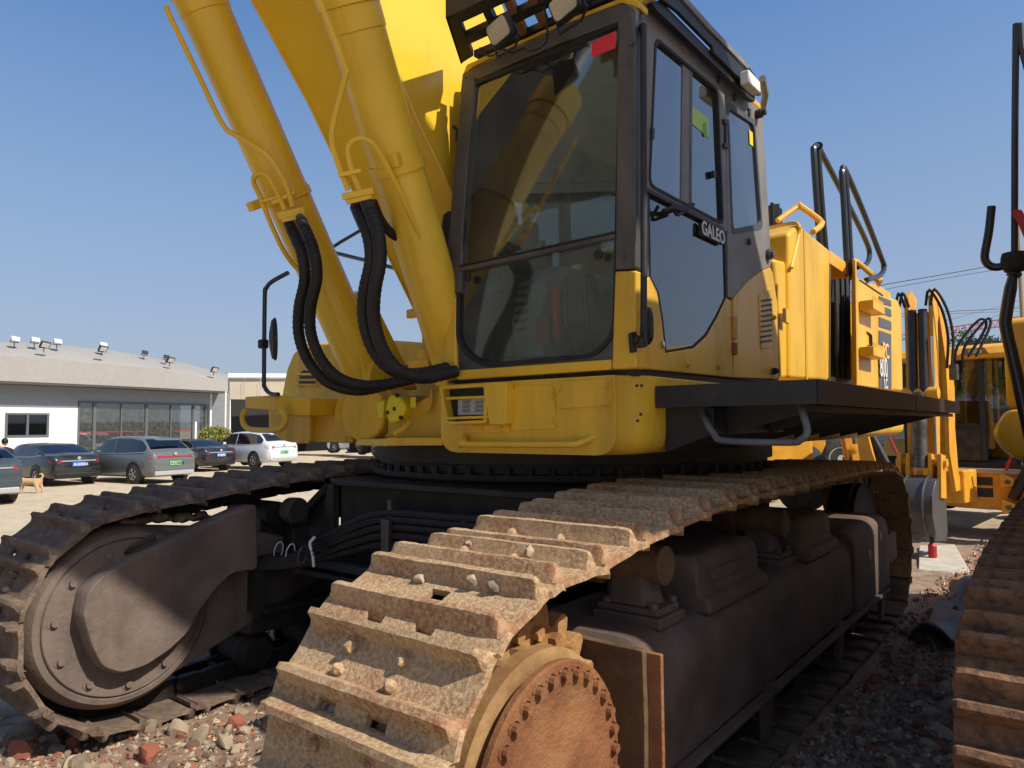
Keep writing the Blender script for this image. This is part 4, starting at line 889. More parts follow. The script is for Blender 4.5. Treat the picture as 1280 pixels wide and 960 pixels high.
# foot brackets of the cylinders / yoke
def web(pts, u0, u1, name='foot_bracket', m=YEL): return G().prism([V((u0, a, b)) for a, b in pts], (u1-u0, 0, 0)).build(name, m, EX, bevel=.015)
web([(.96, 2.34), (1.14, 2.42), (1.55, 1.83), (1.15, 1.80)], -1.985, -1.79)
G().cyl((-2.03, 1.22, 1.90), (-1.76, 1.22, 1.90), .10, seg=24).build('foot_pin', YEL, EX, bevel=.008)
web([(.90, 2.30), (1.06, 2.34), (1.3, 1.83), (1.02, 1.80)], -1.13, -.99)
# hydraulic pipes on the cylinders: clamp band, flange, fittings, hoses
def L_(x, y, v): return H(x, y, 1, v)
LV = lambda y: None
def on(p, q, x, y, d=0):
    """photo pixel on the plane through a cylinder axis that faces the camera, moved d metres towards it"""
    A = p; B = q; ax = (B-A).normalized(); tc = (CAM-A).normalized(); n = (tc-ax*tc.dot(ax)).normalized()
    return HP(x, y, A+n*d, n)
Lc = lambda x, y, d=.14: on(L0, L1, x, y, d)
Rc = lambda x, y, d=.13: on(R0, R1, x, y, d)
PR = .0135
def pipe(pts, par, r=PR, n=5, m=YEL): return G().tube(pts, r, 10, n).build('oil_pipe', m, par)
pipe([Lc(208, 8, .16), Lc(212, 20, .17), Lc(222, 40, .17), Lc(250, 98, .15), Lc(278, 155, .15), Lc(296, 170, .17), Lc(330, 190, .20), Lc(345, 207, .21), Lc(358, 232, .21), Lc(366, 258, .21)], cl)
pipe([Lc(385, 350, .08), Lc(360, 322, .12), Lc(342, 288, .14), Lc(326, 248, .17), Lc(317, 228, .19), Lc(320, 219, .21), Lc(331, 218, .22), Lc(341, 230, .22), Lc(350, 248, .21), Lc(356, 262, .21)], cl)
pipe([Rc(392, -15, .2), Rc(405, 15, .2), Rc(431, 82, .2), Rc(432, 96, .2), Rc(418, 150, .19), Rc(415, 175, .19), Rc(421, 200, .19), Rc(435, 238, .19)], cr, .0125)
pipe([Rc(532, 318, .10), Rc(520, 285, .12), Rc(495, 230, .15), Rc(474, 190, .17), Rc(460, 176, .18), Rc(446, 174, .19), Rc(436, 184, .19), Rc(438, 205, .19), Rc(449, 236, .19)], cr, .0125)
def blockat(c, size, ax, name, m, par, bev=.006):
    q = V(ax).to_track_quat('Z', 'Y').to_matrix(); return G().obox(c, size, q).build(name, m, par, bevel=bev)
# clamp bands
def band(p, q, x, y, r, par):
    A = p; B = q; ax = (B-A).normalized(); c = on(p, q, x, y, 0); t = (c-A).dot(ax); c = A+ax*t
    return G().lathe(c, ax, [(-.022, r), (-.022, r+.008), (.022, r+.008), (.022, r)], 40).build('clamp_band', YEL, par, ang=28)
band(L0, L1, 352, 248, .128, cl); band(R0, R1, 500, 207, .126, cr)
for (x, y) in ((375, 236), (320, 256)):
    blockat(Lc(x, y, .02), (.05, .09, .05), ld, 'clamp_lug', YEL, cl)
G().cyl(Lc(378, 232, .05), Lc(378, 232, .065), .009, seg=8).build('lug_hole', BLACK, cl)
blockat(Rc(494, 200, .125), (.05, .05, .06), rd, 'clamp_lug', YEL, cr)
def clampblock(f, pts, d, par, w=.024):
    a, b = f(*pts[0], d), f(*pts[1], d)
    mid = (a+b)/2; x = (b-a).normalized(); n = (CAM-mid).normalized(); z = x.cross(n).normalized(); n = z.cross(x)
    M_ = Matrix((x, n, z)).transposed()
    return G().obox(mid, ((b-a).length, .045, w), M_).build('pipe_clamp', YEL, par, bevel=.005)
clampblock(Lc, ((340, 254), (368, 240)), .19, cl, .022); clampblock(Lc, ((326, 252), (356, 244)), .165, cl, .018)
clampblock(Rc, ((423, 219), (452, 213)), .19, cr, .020)
clampblock(Lc, ((347, 270), (381, 263)), .20, cl, .040); clampblock(Lc, ((352, 276), (383, 269)), .20, cl, .022)
clampblock(Rc, ((428, 246), (467, 238)), .19, cr, .030); clampblock(Rc, ((433, 253), (465, 245)), .19, cr, .022)
HOSE = RUB
def hose(pts, par, r=.031, n=7, name='hydraulic_hose'):
    P = smoothpath(pts, n); h = G().tube(P, r, 14)
    o = h.build(name, HOSE, par)
    return o
SLV = mat('hose_sleeve', lin(44, 42, 42), lin(36, 34, 34), rough=.5, bump=.2)
def hosepair(f, px, par, r=.030):
    pts = [f(*p) for p in px]; o = hose(pts, par, r)
    # ribbed spiral guard: raised rings
    P = smoothpath(pts, 22); g = G(); acc = 0
    for i_ in range(2, len(P)-1):
        acc += (P[i_]-P[i_-1]).length
        if acc > .026:
            acc = 0; t = (P[i_+1]-P[i_]).normalized(); g.cyl(P[i_]-t*.003, P[i_]+t*.003, r*1.06, seg=14)
    g.build('spiral_guard', HOSE, o)
    d = (pts[1]-pts[0]).normalized(); G().cyl(pts[0]-d*.02, pts[0]+d*.12, r*1.02, seg=14).build('hose_sleeve', SLV, o); G().cyl(pts[0]-d*.05, pts[0]-d*.0, r*.7, seg=10).build('hose_fitting', STEEL, o)
    return o
def mixp(d0, d1, n):
    return [d0+(d1-d0)*k/(n-1) for k in range(n)]
def HV(px):   # px: (x, y, world y)
    return [H(x, y, 1, v) for x, y, v in px]
vL = Lc(364, 282, .19).y; vR = Rc(456, 262, .19).y
ident = lambda x, y, v: H(x, y, 1, v)
hosepair(ident, [(363, 283, vL), (377, 315, vL+.0), (381, 350, vL+.02), (374, 385, vL+.04), (374, 420, vL+.08), (386, 452, vL+.14), (410, 478, vL+.22), (446, 488, vL+.34), (485, 481, vL+.48), (530, 468, vL+.62), (572, 456, vL+.75)], cl)
hosepair(ident, [(378, 279, vL), (391, 310, vL), (396, 345, vL+.02), (388, 385, vL+.04), (389, 418, vL+.08), (402, 450, vL+.14), (425, 473, vL+.22), (458, 482, vL+.34), (495, 478, vL+.48), (540, 468, vL+.62), (580, 464, vL+.75)], cl)
hosepair(ident, [(447, 262, vR), (460, 292, vR), (464, 325, vR+.02), (456, 365, vR+.04), (455, 400, vR+.08), (466, 436, vR+.14), (488, 461, vR+.22), (518, 468, vR+.34), (560, 460, vR+.50)], cr)
hosepair(ident, [(460, 258, vR), (472, 290, vR), (475, 325, vR+.02), (468, 365, vR+.04), (468, 402, vR+.08), (480, 440, vR+.14), (502, 465, vR+.22), (532, 472, vR+.34), (570, 464, vR+.50)], cr)
hose([Rc(466, 252, .15), Rc(476, 275, .12), Rc(492, 294, .06), Rc(520, 305, .0)], cr, .022)
# valve behind hoses with fittings
vb = G().obox(H(540, 447, 1, 1.15), (.12, .12, .09)).obox(H(530, 455, 1, 1.12), (.16, .1, .05)).obox(H(552, 440, 1, 1.16), (.05, .08, .09)).build('swivel_valve', YBODY, EX, bevel=.012)
G().cyl(H(500, 462, 1, 1.2), H(534, 456, 1, 1.2), .020, seg=12).build('valve_fitting', STEEL, vb); G().cyl(H(496, 466, 1, 1.2), H(505, 462, 1, 1.2), .028, seg=8).build('valve_fitting', STEEL, vb)
for x, y in ((530, 441), (548, 430), (556, 452)): G().cyl(H(x, y, 1, 1.08), H(x, y, 1, 1.06), .012, seg=6).build('bolt', YBODY, vb)
# plate seen behind between boom and cab
tw = G().prism([H(527, 445, 1, 2.1), H(527, 362, 1, 2.1), H(532, 352, 1, 2.1), H(560, 352, 1, 2.1), H(560, 445, 1, 2.1)], (0, .05, 0)).build('rear_tower', YBODY, EX, bevel=.01)
G().obox(H(522, 391, 1, 2.05), (.20, .05, .07)).build('tower_bracket', YBODY, tw, bevel=.01)
# ------------------------------------------------------------------ left side deck pieces
hd = [(352, 552), (350, 500), (357, 462), (366, 440), (376, 433), (400, 428), (470, 424), (530, 428), (560, 440), (560, 552)]
HD = G().prism(roundpoly([H(x, y, 1, 1.9) for x, y in hd], .04, 4), (0, 2.6, 0)).build('left_housing', YDECK, EX, bevel=.05, seg=4, label='yellow housing on the far side of the deck')
lo = [(371, 486), (373, 465), (379, 459), (392, 463), (400, 484)]
G().ring(roundpoly([H(x, y, 1, 1.893) for x, y in lo], .02, 3), [p for p in [(lambda c: c)(q) for q in roundpoly([H(382+(x-382)*.8, y*.8+474*.2, 1, 1.893) for x, y in lo], .02, 3)]], (0, .012, 0)).build('vent_rim', YDECK, HD)
G().prism(roundpoly([H(x, y, 1, 1.894) for x, y in lo], .02, 3), (0, .004, 0)).build('vent_opening', BLACK, HD)
for yy in (468, 475, 481): G().tube([H(371, yy, 1, 1.885), H(396, yy, 1, 1.885)], .010, 6).build('louvre', YDECK, HD)
fd = [(388, 500), (440, 499), (440, 554), (388, 553)]
G().prism([H(x, y, 1, 1.35) for x, y in fd], (0, .5, 0)).build('deck_box', YDECK, EX, bevel=.01)
G().prism([H(x, y, 1, 1.342) for x, y in [(389, 514), (432, 513), (432, 553), (389, 552)]], (0, .008, 0)).build('box_cover', YDECK, EX, bevel=.003)
G().cyl(H(434, 533, 1, 1.336), H(434, 533, 1, 1.35), .016, seg=14).build('box_hole', BLACK, EX)
ds = [(335, 498), (388, 500), (388, 553), (362, 553), (348, 548), (336, 538)]
G().prism(roundpoly([H(x, y, 1, 1.30) for x, y in ds], .03, 3), (0, .7, 0)).build('deck_side', YDECK, EX, bevel=.03, seg=3)
bx = [(306, 496), (343, 494), (345, 520), (306, 514)]
G().prism([H(306, 496, 1, 1.02), H(344, 494, 1, 1.02), H(344, 513, 1, 1.02), H(306, 510, 1, 1.02)], (0, .42, 0)).build('step_box', YDECK, EX, bevel=.008)
G().prism([H(344, 494, 1, 1.02), H(388, 497, 1, 1.1), H(386, 520, 1, 1.1), H(345, 520, 1, 1.02)], (0, .4, 0)).build('step_box_side', YDECK, EX, bevel=.008)
G().tube([H(307, 512, 1, 1.0), H(303, 522, 1, .99), H(306, 532, 1, .99), H(315, 537, 1, .99), H(345, 537.5, 1, .99), H(355, 532, 1, .99), H(357, 520, 1, .99), H(352, 510, 1, 1.0)], .018, 10, 4).build('step_handle', YDECK, EX)
# swing motor drum and fresh yellow cap
dc = H(455, 518, 1, 1.25)
G().lathe(H(462, 517, 1, 1.42), (0, -1, 0), [(0, .16), (.12, .16), (.13, .15), (.16, .15)], 30).build('drum', YDECK, EX)
dm = G().lathe(H(487, 517, 1, 1.40), (.15, -1, 0), [(0, .19), (.16, .19), (.17, .175), (.24, .17), (.25, .16), (.25, 0)], 40).build('swivel_drum', YDECK, EX, ang=35)
nc = H(493, 511, 1, 1.10)
cap = []
for k in range(12):
    a = 2*math.pi*k/12; r_ = .085*(1.12 if k % 4 == 0 else .92); cap.append(nc+V((r_*math.cos(a), 0, r_*math.sin(a))))
G().prism(roundpoly(cap, .02, 2), (0, .08, 0)).build('pump_cap', YNEW, dm, bevel=.012, seg=3)
for dx, dz in ((.0, .0), (-.055, -.02), (.05, -.05), (.02, .075)): G().cyl(nc+V((dx, -.004, dz)), nc+V((dx, .01, dz)), .012, seg=10).build('cap_hole', BLACK, dm)
G().prism([H(470, 503, 1, 1.14), H(480, 500, 1, 1.14), H(478, 524, 1, 1.14), H(472, 522, 1, 1.14)], (0, .05, 0)).build('paint_patch', YNEW, dm, bevel=.008)
G().prism([H(513, 497, 1, 1.12), H(519.5, 496, 1, 1.12), H(519.5, 509, 1, 1.12), H(513, 510, 1, 1.12)], (0, .004, 0)).build('paint_patch', YNEW, dm)
G().prism([H(x, y, 1, 1.16) for x, y in ((478, 548), (484, 540), (484, 520), (545, 490), (552, 482), (552, 548))], (0, .25, 0)).build('yoke_plate', YDECK, EX, bevel=.015)
G().tube([H(540, 487, 1, 1.13), H(539, 505, 1, 1.13), H(534, 514, 1, 1.13), H(528, 516, 1, 1.13)], .010, 8, 3).build('oil_pipe', YDECK, EX)
G().tube([H(513, 528, 1, 1.05), H(505, 536, 1, 1.02), H(494, 542, 1, 1.02)], .016, 8, 3).build('oil_pipe', YDECK, EX)
G().prism([H(445, 549, 1, 1.14), H(484, 548, 1, .99), H(484, 558, 1, .99), H(445, 557, 1, 1.14)], (0, .3, 0)).build('front_beam', YDECK, EX, bevel=.006)
G().prism([H(483, 547, 1, .99), H(553, 547, 1, .99), H(553, 557, 1, .99), H(483, 557.5, 1, .99)], (0, .5, 0)).build('front_beam', YDECK, EX, bevel=.006)
web([(1.22, 1.80), (1.22, 1.63), (1.30, 1.55), (1.42, 1.50), (1.6, 1.5), (1.6, 1.8)], -2.05, -2.0, 'yoke_plate', YDECK)
G().box((-2.3, 1.6, 1.47), (-1.0, 2.2, 1.80)).build('deck_core', YDECK, EX, bevel=.01)
# mirror on the far side
mb_ = G().tube([H(348, 493, 1, 1.0), H(338, 492, 1, 1.0), H(331, 484, 1, 1.0), H(330, 470, 1, 1.0), H(331, 372, 1, 1.0), H(333, 360, 1, 1.0), H(340, 352, 1, 1.0), H(360, 341, 1, 1.02)], .014, 10, 3).build('mirror_bracket', BLKGL, EX, label='black mirror bracket on the far side of the deck')
mc = H(341, 424, 1, .98)
mr_ = G().lathe(mc, (.55, .83, .05), [(-.03, 0), (-.03, .05), (-.01, .11), (.02, .125), (.03, .12)], 28)
for v in mr_.bm.verts: v.co = mc+V(((v.co-mc).x*.8, (v.co-mc).y*.6, (v.co-mc).z*1.12))
mr_.build('mirror', RUB, mb_); G().lathe(mc+V((.013, .016, 0)), (.55, .83, .05), [(0, .09), (.004, .09), (.004, 0)], 28).build('mirror_glass', CHROME, mb_)
G().obox(H(329, 430, 1, 1.0), (.06, .05, .06)).build('mirror_clamp', RUB, mb_, bevel=.01)
# far thin rods behind the cylinders
G().tube([H(410, 313, 1, 2.0), H(425, 303, 1, 2.0), H(480, 271, 1, 2.0)], .014, 8).build('far_handrail', BLKGL, EX)
G().tube([H(410, 314, 1, 2.0), H(455, 325, 1, 2.0), H(515, 341, 1, 2.0), H(528, 341, 1, 2.0)], .016, 8).build('far_handrail', BLKGL, EX)
# ================================================================== NEIGHBOURING EXCAVATOR (right edge)
NX = root('excavator', (2.6, 3.2, 0), 'neighbouring excavator cut by the right picture edge, with rusty ribbed track and dark mirror pole', 'excavator')
NSH = [shoe_mesh('neighbour_shoe', mat('rusty_brown_shoe_%d' % i, lin(*((168, 128, 92) if i % 2 else (156, 116, 82))), lin(134, 98, 72), rough=.88, scale=8, dirt=lin(176, 126, 76), dscale=6, damt=.6, bump=.9, bscale=34, fine=lin(92, 68, 54)), 71+i, hw=.30, ghw=.297, pitch=.19, gh=.068, gt=.060, bolts=False, mudholes=False, hook=False) for i in range(4)]
ntop = [(1.25, 1.02), (1.6, 1.05), (2.4, 1.06), (3.4, 1.05), (4.4, 1.03)]
npath = ntop + arc(4.5, .53, .50, 88, -90, 22) + [(3.5, .03), (1.6, .03)] + arc(1.2, .53, .50, -90, -266, 28)
track(NX, 'track_chain', 1.47, npath, .19, .05, NSH, LINKD, lw=.07, ldz=.08)
NF = G().box((1.30, 1.3, .3), (1.66, 4.5, .72)).build('track_frame', FRAME, NX, bevel=.04, seg=3)
G().lathe((1.36, 1.2, .53), (1, 0, 0), [(0, .36), (.03, .42), (.06, .42), (.07, .44), (.18, .44), (.19, .42), (.22, .42), (.24, .36), (.24, 0)], 36).build('idler_wheel', LINKD, NX)
G().lathe((1.36, 4.5, .53), (1, 0, 0), [(0, .36), (.24, .40), (.24, 0)], 30).build('sprocket', LINKD, NX)
track(NX, 'track_chain', 3.75, npath, .19, .05, NSH, LINKD, lw=.07, ldz=.08)
G().box((3.58, 1.3, .3), (3.94, 4.5, .72)).build('track_frame', FRAME, NX, bevel=.04)
G().box((1.62, 2.0, .75), (3.6, 3.9, .98)).build('carbody', FRAMEB, NX, bevel=.03); G().lathe((2.6, 2.95, .95), (0, 0, 1), [(0, .6), (.15, .6)], 40).build('swing_bearing', FRAMEB, NX)
# deck bulge and panel that show at the edge of the picture
nv_ = 4.2
e0 = H(1236, 548, 1, nv_); e1 = H(1256, 512, 1, nv_); e2 = H(1262, 575, 1, nv_)
rings = []
for k, (yy, ins) in enumerate(((nv_-.02, .10), (nv_+.0, .03), (nv_+.08, .0), (nv_+1.6, .0))):
    P_ = [V((e0.x+ins, yy, (e1.z+e2.z)/2)), V((e1.x+ins*.6, yy, e1.z)), V((3.9, yy, e1.z)), V((3.9, yy, e2.z)), V((e2.x+ins, yy, e2.z))]
    rings.append(roundpoly(P_, [.08, .05, .02, .02, .12], 4))
G().loft(rings).build('deck_base', YBODY, NX, ang=45)
pa = H(1254, 400, 1, 4.4); pb = H(1258, 512, 1, 4.4)
G().box((pa.x, 4.3, pb.z), (3.9, 6.0, pa.z)).build('engine_house', YBODY, NX, bevel=.05, seg=3)
G().box((1.80, 1.05, 1.25), (3.9, 4.15, 1.75)).build('deck_front', YBODY, NX, bevel=.05)
# unseen cab of the neighbour: frame, panes, roof; height set to cast shade
G().box((1.75, 2.40, 1.75), (3.9, 4.12, 3.35)).build('engine_house', YBODY, NX, bevel=.05)  # unseen solid box, added to shade the near track
nc_ = G().box((1.80, .95, 1.75), (2.8, 2.35, 2.75)).build('cab', YBODY, NX, bevel=.04)
for x in (1.78, 2.68):
    for y in (.96, 1.45, 2.28): G().box((x, y, 2.75), (x+.05, y+.05, 3.75)).build('cab_post', DGREY, nc_)
G().box((1.76, .80, 3.75), (2.84, 2.4, 3.85)).build('roof', YBODY, nc_, bevel=.03)
G().box((1.82, 1.0, 2.75), (1.826, 2.3, 3.75)).build('side_window', GLD, nc_); G().box((1.84, .98, 2.75), (2.7, .986, 3.75)).build('windscreen', GLF, nc_)
G().box((2.0, 1.3, 2.7), (2.5, 1.8, 3.4)).build('seat', DGREY, nc_, bevel=.06)
# unseen boom of the neighbour, curved to throw shade on the cab side
nb = [(3.6, 1.9), (3.0, 3.2), (2.45, 4.3), (1.75, 5.3), (1.0, 6.2), (.1, 7.0), (-1.2, 7.6)]; nb2 = [(4.1, 2.0), (3.7, 3.5), (3.15, 4.8), (2.4, 6.0), (1.5, 6.95), (.4, 7.75), (-1.0, 8.2)]
G().loft([[V((2.85, a, b)), V((3.45, a, b)), V((3.45, c, d)), V((2.85, c, d))] for (a, b), (c, d) in zip(nb, nb2)]).build('boom', YEL, NX, bevel=.02)
# mirror pole, hooked tube, clamp and red strap
pv = 3.0; q = lambda x, y, v=3.0: H(x, y, 1, v)
pole = G().tube([q(1270, 30), q(1268.5, 180), q(1268, 330), q(1266, 345), q(1257.5, 395), q(1258, 412), q(1270, 465), q(1284, 530), q(1290, 560)], .0265, 14, 3, rad=lambda t: .0165 if t < .28 else (.022 if t < .40 else .030)).build('mirror_pole', BLKGL, NX, label='dark bent mirror pole')
G().tube([q(1275, 30), q(1277, 60), q(1296, 130)], .016, 10).build('mirror_arm', BLKGL, pole)
G().tube([q(1239.5, 258), q(1236, 290), q(1231, 318), q(1233, 328), q(1241, 333.5), q(1252, 333), q(1262, 328)], .021, 12, 4).build('hook_tube', BLKGL, pole)
G().lathe(q(1268, 330)+V((0, 0, .06)), (0, 0, -1), [(0, .03), (.0, .055), (.03, .062), (.07, .062), (.10, .045), (.10, 0)], 20).build('pole_clamp', RUB, pole)
G().prism([q(1263, 266, 2.95), q(1268, 261, 2.95), q(1277, 262, 2.95), q(1290, 285, 2.95), q(1290, 312, 2.95), q(1281, 300, 2.95), q(1272, 278, 2.95)], (0, .012, 0)).build('red_lever', REDP, pole, bevel=.004)
BLKR = mat('blocker_dark', lin(84, 88, 84), lin(72, 76, 72), rough=.8, dirt=lin(80, 66, 50), dscale=1.5, damt=.5)  # dark boxes added out of view, blocking the sky's reflection in the windscreen
for k_, (z_, lab) in enumerate(((0, 'lowest added dark container of the stack mirrored in the windscreen'), (2.6, 'middle added dark container of the stack mirrored in the windscreen'), (5.2, 'topmost added dark container of the stack mirrored in the windscreen'))):
    ct = root('sky_blocker', (-4.6, -4.9, z_), lab, 'blocker', 'added blockers, out of view, in front of the excavator', math.atan2(-.58, .82), local=True)
    G().box((-3.2, -2.4, .12), (3.2, -.05, 2.55)).build('blocker_body', BLKR, ct)
    for z2 in (0, 2.45): G().box((-3.25, -2.43, z2), (3.25, .03, z2+.14)).build('blocker_rail', BLKR, ct)
# ================================================================== GROUND
def gz_(x, y):
    z = .012*noise.noise(V((x*1.3, y*1.3, 0))) + .03*noise.noise(V((x*.5, y*.5, 4)))
    near = 1 if -3.4 < x < 1.6 and -3 < y < 6.5 else 0
    f = max(0, min(1, (-x-3.1)/2.2)); f = f*f*(3-2*f)
    g_ = max(0, min(1, (y-5.6)/3.0)); g_ = g_*g_*(3-2*g_)
    base = -.33*f*1.0; base = min(base, 0); base = base if f > 0 else 0
    base = base*(1) + (1-f)*(-.17*g_)
    rough = (1-f)*(1-g_*.6)
    fa = math.hypot(x+1, y-2)
    if fa > 60: z *= 0
    n = noise.noise(V((x*3.1, y*3.1, 1)))*.045 + noise.noise(V((x*8, y*8, 2)))*.022 + noise.noise(V((x*19, y*19, 3)))*.010
    bump = 0
    if -2.3 < x < -.5 and -1.5 < y < 3: bump = .10*max(0, 1-abs(x+1.4)/.9)*max(0, min(1, (y+1.5)))
    if .42 < x < 1.15 and .5 < y < 6: bump = max(bump, .05*max(0, 1-abs(x-.85)/.4))
    return base + (z + n)*rough + z*.3*(1-rough) + bump + .035*rough
def lines(a, b, lo, hi, fine, growth):
    L = []; v = a
    while v <= b: L.append(v); v += fine
    s = fine; v = b
    while v < hi: s *= growth; v += s; L.append(v)
    s = fine; v = a
    while v > lo: s *= growth; v -= s; L.insert(0, v)
    return L
xs = lines(-3.6, 1.7, -900, 900, .045, 1.16); ys = lines(-1.6, 7.5, -900, 900, .05, 1.16)
bm = bmesh.new(); grid = [[bm.verts.new((x, y, gz_(x, y))) for y in ys] for x in xs]
for i in range(len(xs)-1):
    for j in range(len(ys)-1): bm.faces.new((grid[i][j], grid[i+1][j], grid[i+1][j+1], grid[i][j+1]))
me = bpy.data.meshes.new('ground'); bm.to_mesh(me); bm.free(); me.polygons.foreach_set('use_smooth', [True]*len(me.polygons))
gm = bpy.data.materials.new('earth_and_concrete'); gm.use_nodes = True; t = gm.node_tree; Nn = t.nodes; Ll = t.links; bb = Nn['Principled BSDF']; bb.inputs['Roughness'].default_value = .95
tc = Nn.new('ShaderNodeTexCoord'); sp = Nn.new('ShaderNodeSeparateXYZ'); Ll.new(tc.outputs['Object'], sp.inputs[0])
def tnoise(s, d=8, r=.65):
    n_ = Nn.new('ShaderNodeTexNoise'); n_.inputs['Scale'].default_value = s; n_.inputs['Detail'].default_value = d; n_.inputs['Roughness'].default_value = r; Ll.new(tc.outputs['Object'], n_.inputs['Vector']); return n_.outputs['Fac']
def trange(f, a, b): m_ = Nn.new('ShaderNodeMapRange'); m_.inputs[1].default_value = a; m_.inputs[2].default_value = b; Ll.new(f, m_.inputs[0]); return m_.outputs[0]
def tmix(f, a, b):
    x_ = Nn.new('ShaderNodeMix'); x_.data_type = 'RGBA'; Ll.new(f, x_.inputs[0])
    for k, s in ((6, a), (7, b)):
        if isinstance(s, tuple): x_.inputs[k].default_value = s
        else: Ll.new(s, x_.inputs[k])
    return x_.outputs[2]
dirtc = tmix(trange(tnoise(7), .4, .62), lin(164, 140, 116), lin(128, 106, 88)); dirtc = tmix(trange(tnoise(31, 6, .8), .55, .66), dirtc, lin(150, 92, 68)); dirtc = tmix(trange(tnoise(46, 5, .8), .58, .68), dirtc, lin(172, 156, 132))
lotc = tmix(trange(tnoise(.35), .35, .65), lin(204, 186, 156), lin(194, 176, 146)); lotc = tmix(trange(tnoise(2.5), .5, .75), lotc, lin(168, 152, 126))
fx = trange(sp.outputs[0], -3.2, -4.6)
yy_ = trange(sp.outputs[1], 9.5, 16); yb_ = trange(sp.outputs[1], -1.2, -2.2); mb2 = Nn.new('ShaderNodeMath'); mb2.operation = 'MAXIMUM'; Ll.new(yy_, mb2.inputs[0]); Ll.new(yb_, mb2.inputs[1]); yy_ = mb2.outputs[0]
mx_ = Nn.new('ShaderNodeMath'); mx_.operation = 'MAXIMUM'; Ll.new(fx, mx_.inputs[0]); Ll.new(yy_, mx_.inputs[1])
Ll.new(tmix(mx_.outputs[0], dirtc, lotc), bb.inputs['Base Color'])
bp_ = Nn.new('ShaderNodeBump'); bp_.inputs['Strength'].default_value = .8; bp_.inputs['Distance'].default_value = .02; Ll.new(tnoise(55, 8, .75), bp_.inputs['Height']); Ll.new(bp_.outputs[0], bb.inputs['Normal'])
me.materials.append(gm); GR = link('ground', me); setp(GR, kind='structure')
# rubble: stones one by one near the camera, fines joined
def stone_mesh(i, m):
    g = G(); g.sphere((0, 0, 0), 1, (1, 1, 1), 2); rnd = random.Random(i)
    ax = [V((rnd.uniform(-1, 1), rnd.uniform(-1, 1), rnd.uniform(-1, 1))).normalized() for _ in range(9)]; dd = [rnd.uniform(.45, .85) for _ in ax]
    sc = V((rnd.uniform(.8, 1.25), rnd.uniform(.65, 1), rnd.uniform(.5, .85)))
    for v in g.bm.verts:
        for a, d in zip(ax, dd):
            k = v.co.dot(a)
            if k > d: v.co -= a*(k-d)
        v.co += V((noise.noise(v.co*2+V((i, 0, 0))), noise.noise(v.co*2+V((0, i, 0))), noise.noise(v.co*2+V((0, 0, i)))))*.12
        v.co = V((v.co.x*sc.x, v.co.y*sc.y, v.co.z*sc.z))
    return g.me('stone', m, 28)
STN = [[stone_mesh(i*4+j, m) for i in range(4)] for j, m in enumerate(RUBBLE_M)]
rs = random.Random(5); cnt = 0
def stone_at(x, y, s, k=None):
    k = rs.choices((0, 1, 2, 3), (6, 3, 4, 2))[0] if k is None else k
    M = Matrix.Translation((x, y, gz_(x, y)+s*.22)) @ Quaternion(V((rs.uniform(-1, 1), rs.uniform(-1, 1), rs.uniform(-1, 1))).normalized(), rs.uniform(0, 3)).to_matrix().to_4x4() @ Matrix.Scale(s, 4)
    return link('stone', rs.choice(STN[k]), GR, M)
for (u0, u1, v0, v1, n, s0, s1) in ((-2.75, -.7, -.55, 1.1, 165, .026, .085), (.42, 1.16, .9, 3.2, 72, .025, .06), (.42, 1.1, 3.2, 6.5, 48, .03, .075), (-2.2, -.8, 1.1, 3.0, 12, .03, .06)):
    for _ in range(n):
        stone_at(rs.uniform(u0, u1), rs.uniform(v0, v1), s0+(s1-s0)*rs.random()**2.2)
# fines as one piece
bm = bmesh.new()
def chip(x, y, s):
    z = gz_(x, y); c = V((x, y, z+s*.2)); vs = []
    for a in ((1, 0, 0), (-1, 0, 0), (0, 1, 0), (0, -1, 0), (0, 0, 1), (0, 0, -1)): vs.append(bm.verts.new(c+V(a)*s*rs.uniform(.5, 1.15)+V((rs.uniform(-.3, .3), rs.uniform(-.3, .3), rs.uniform(-.3, .3)))*s))
    for f in ((0, 2, 4), (2, 1, 4), (1, 3, 4), (3, 0, 4), (2, 0, 5), (1, 2, 5), (3, 1, 5), (0, 3, 5)):
        fa = bm.faces.new([vs[k] for k in f]); fa.material_index = mi
for (u0, u1, v0, v1, n, s0, s1) in ((-2.8, -.6, -.7, 1.4, 5200, .006, .022), (.38, 1.2, .6, 4, 4200, .006, .024), (.3, 1.6, 4, 11, 3200, .010, .035), (-3.6, -2.8, -.5, 5, 500, .006, .02)):
    for _ in range(n):
        mi = rs.choices((0, 1, 2, 3), (6, 3, 4, 4))[0]; chip(rs.uniform(u0, u1), rs.uniform(v0, v1), s0+(s1-s0)*rs.random()**2)
me = bpy.data.meshes.new('gravel'); bm.to_mesh(me); bm.free()
for m in RUBBLE_M: me.materials.append(m)
gv = link('gravel', me); setp(gv, 'brown and pink crushed brick gravel lying between the tracks', 'gravel', kind='stuff')
# black rubber sheet, slab, red bottle
def at(x, y, z): return H(x, y, 2, z)
sb = at(1170, 778, .02); g = G(); n = 26; m_ = 12
A0, A1 = at(1148, 812, .02), at(1200, 745, .02); Wd = V((.30, -.02, 0))
rows = []
for i in range(n):
    t = i/(n-1); c = A0.lerp(A1, t); row = []
    for j in range(m_):
        s = j/(m_-1); p = c+Wd*(s-.2)
        p = p+V((0, 0, .06+.10*math.sin(s*3.1)*(.6+.5*math.sin(t*7+.8)) + .03*math.sin(t*13+s*4)))
        row.append(g.bm.verts.new(p))
    rows.append(row)
for i in range(n-1):
    for j in range(m_-1): g.bm.faces.new((rows[i][j], rows[i+1][j], rows[i+1][j+1], rows[i][j+1]))
sh_ = g.build('rubber_sheet', mat('crumpled_rubber', lin(26, 27, 30), rough=.5, bump=.05), None, ang=80); q_ = sh_.modifiers.new('t', 'SOLIDIFY'); q_.thickness = .012
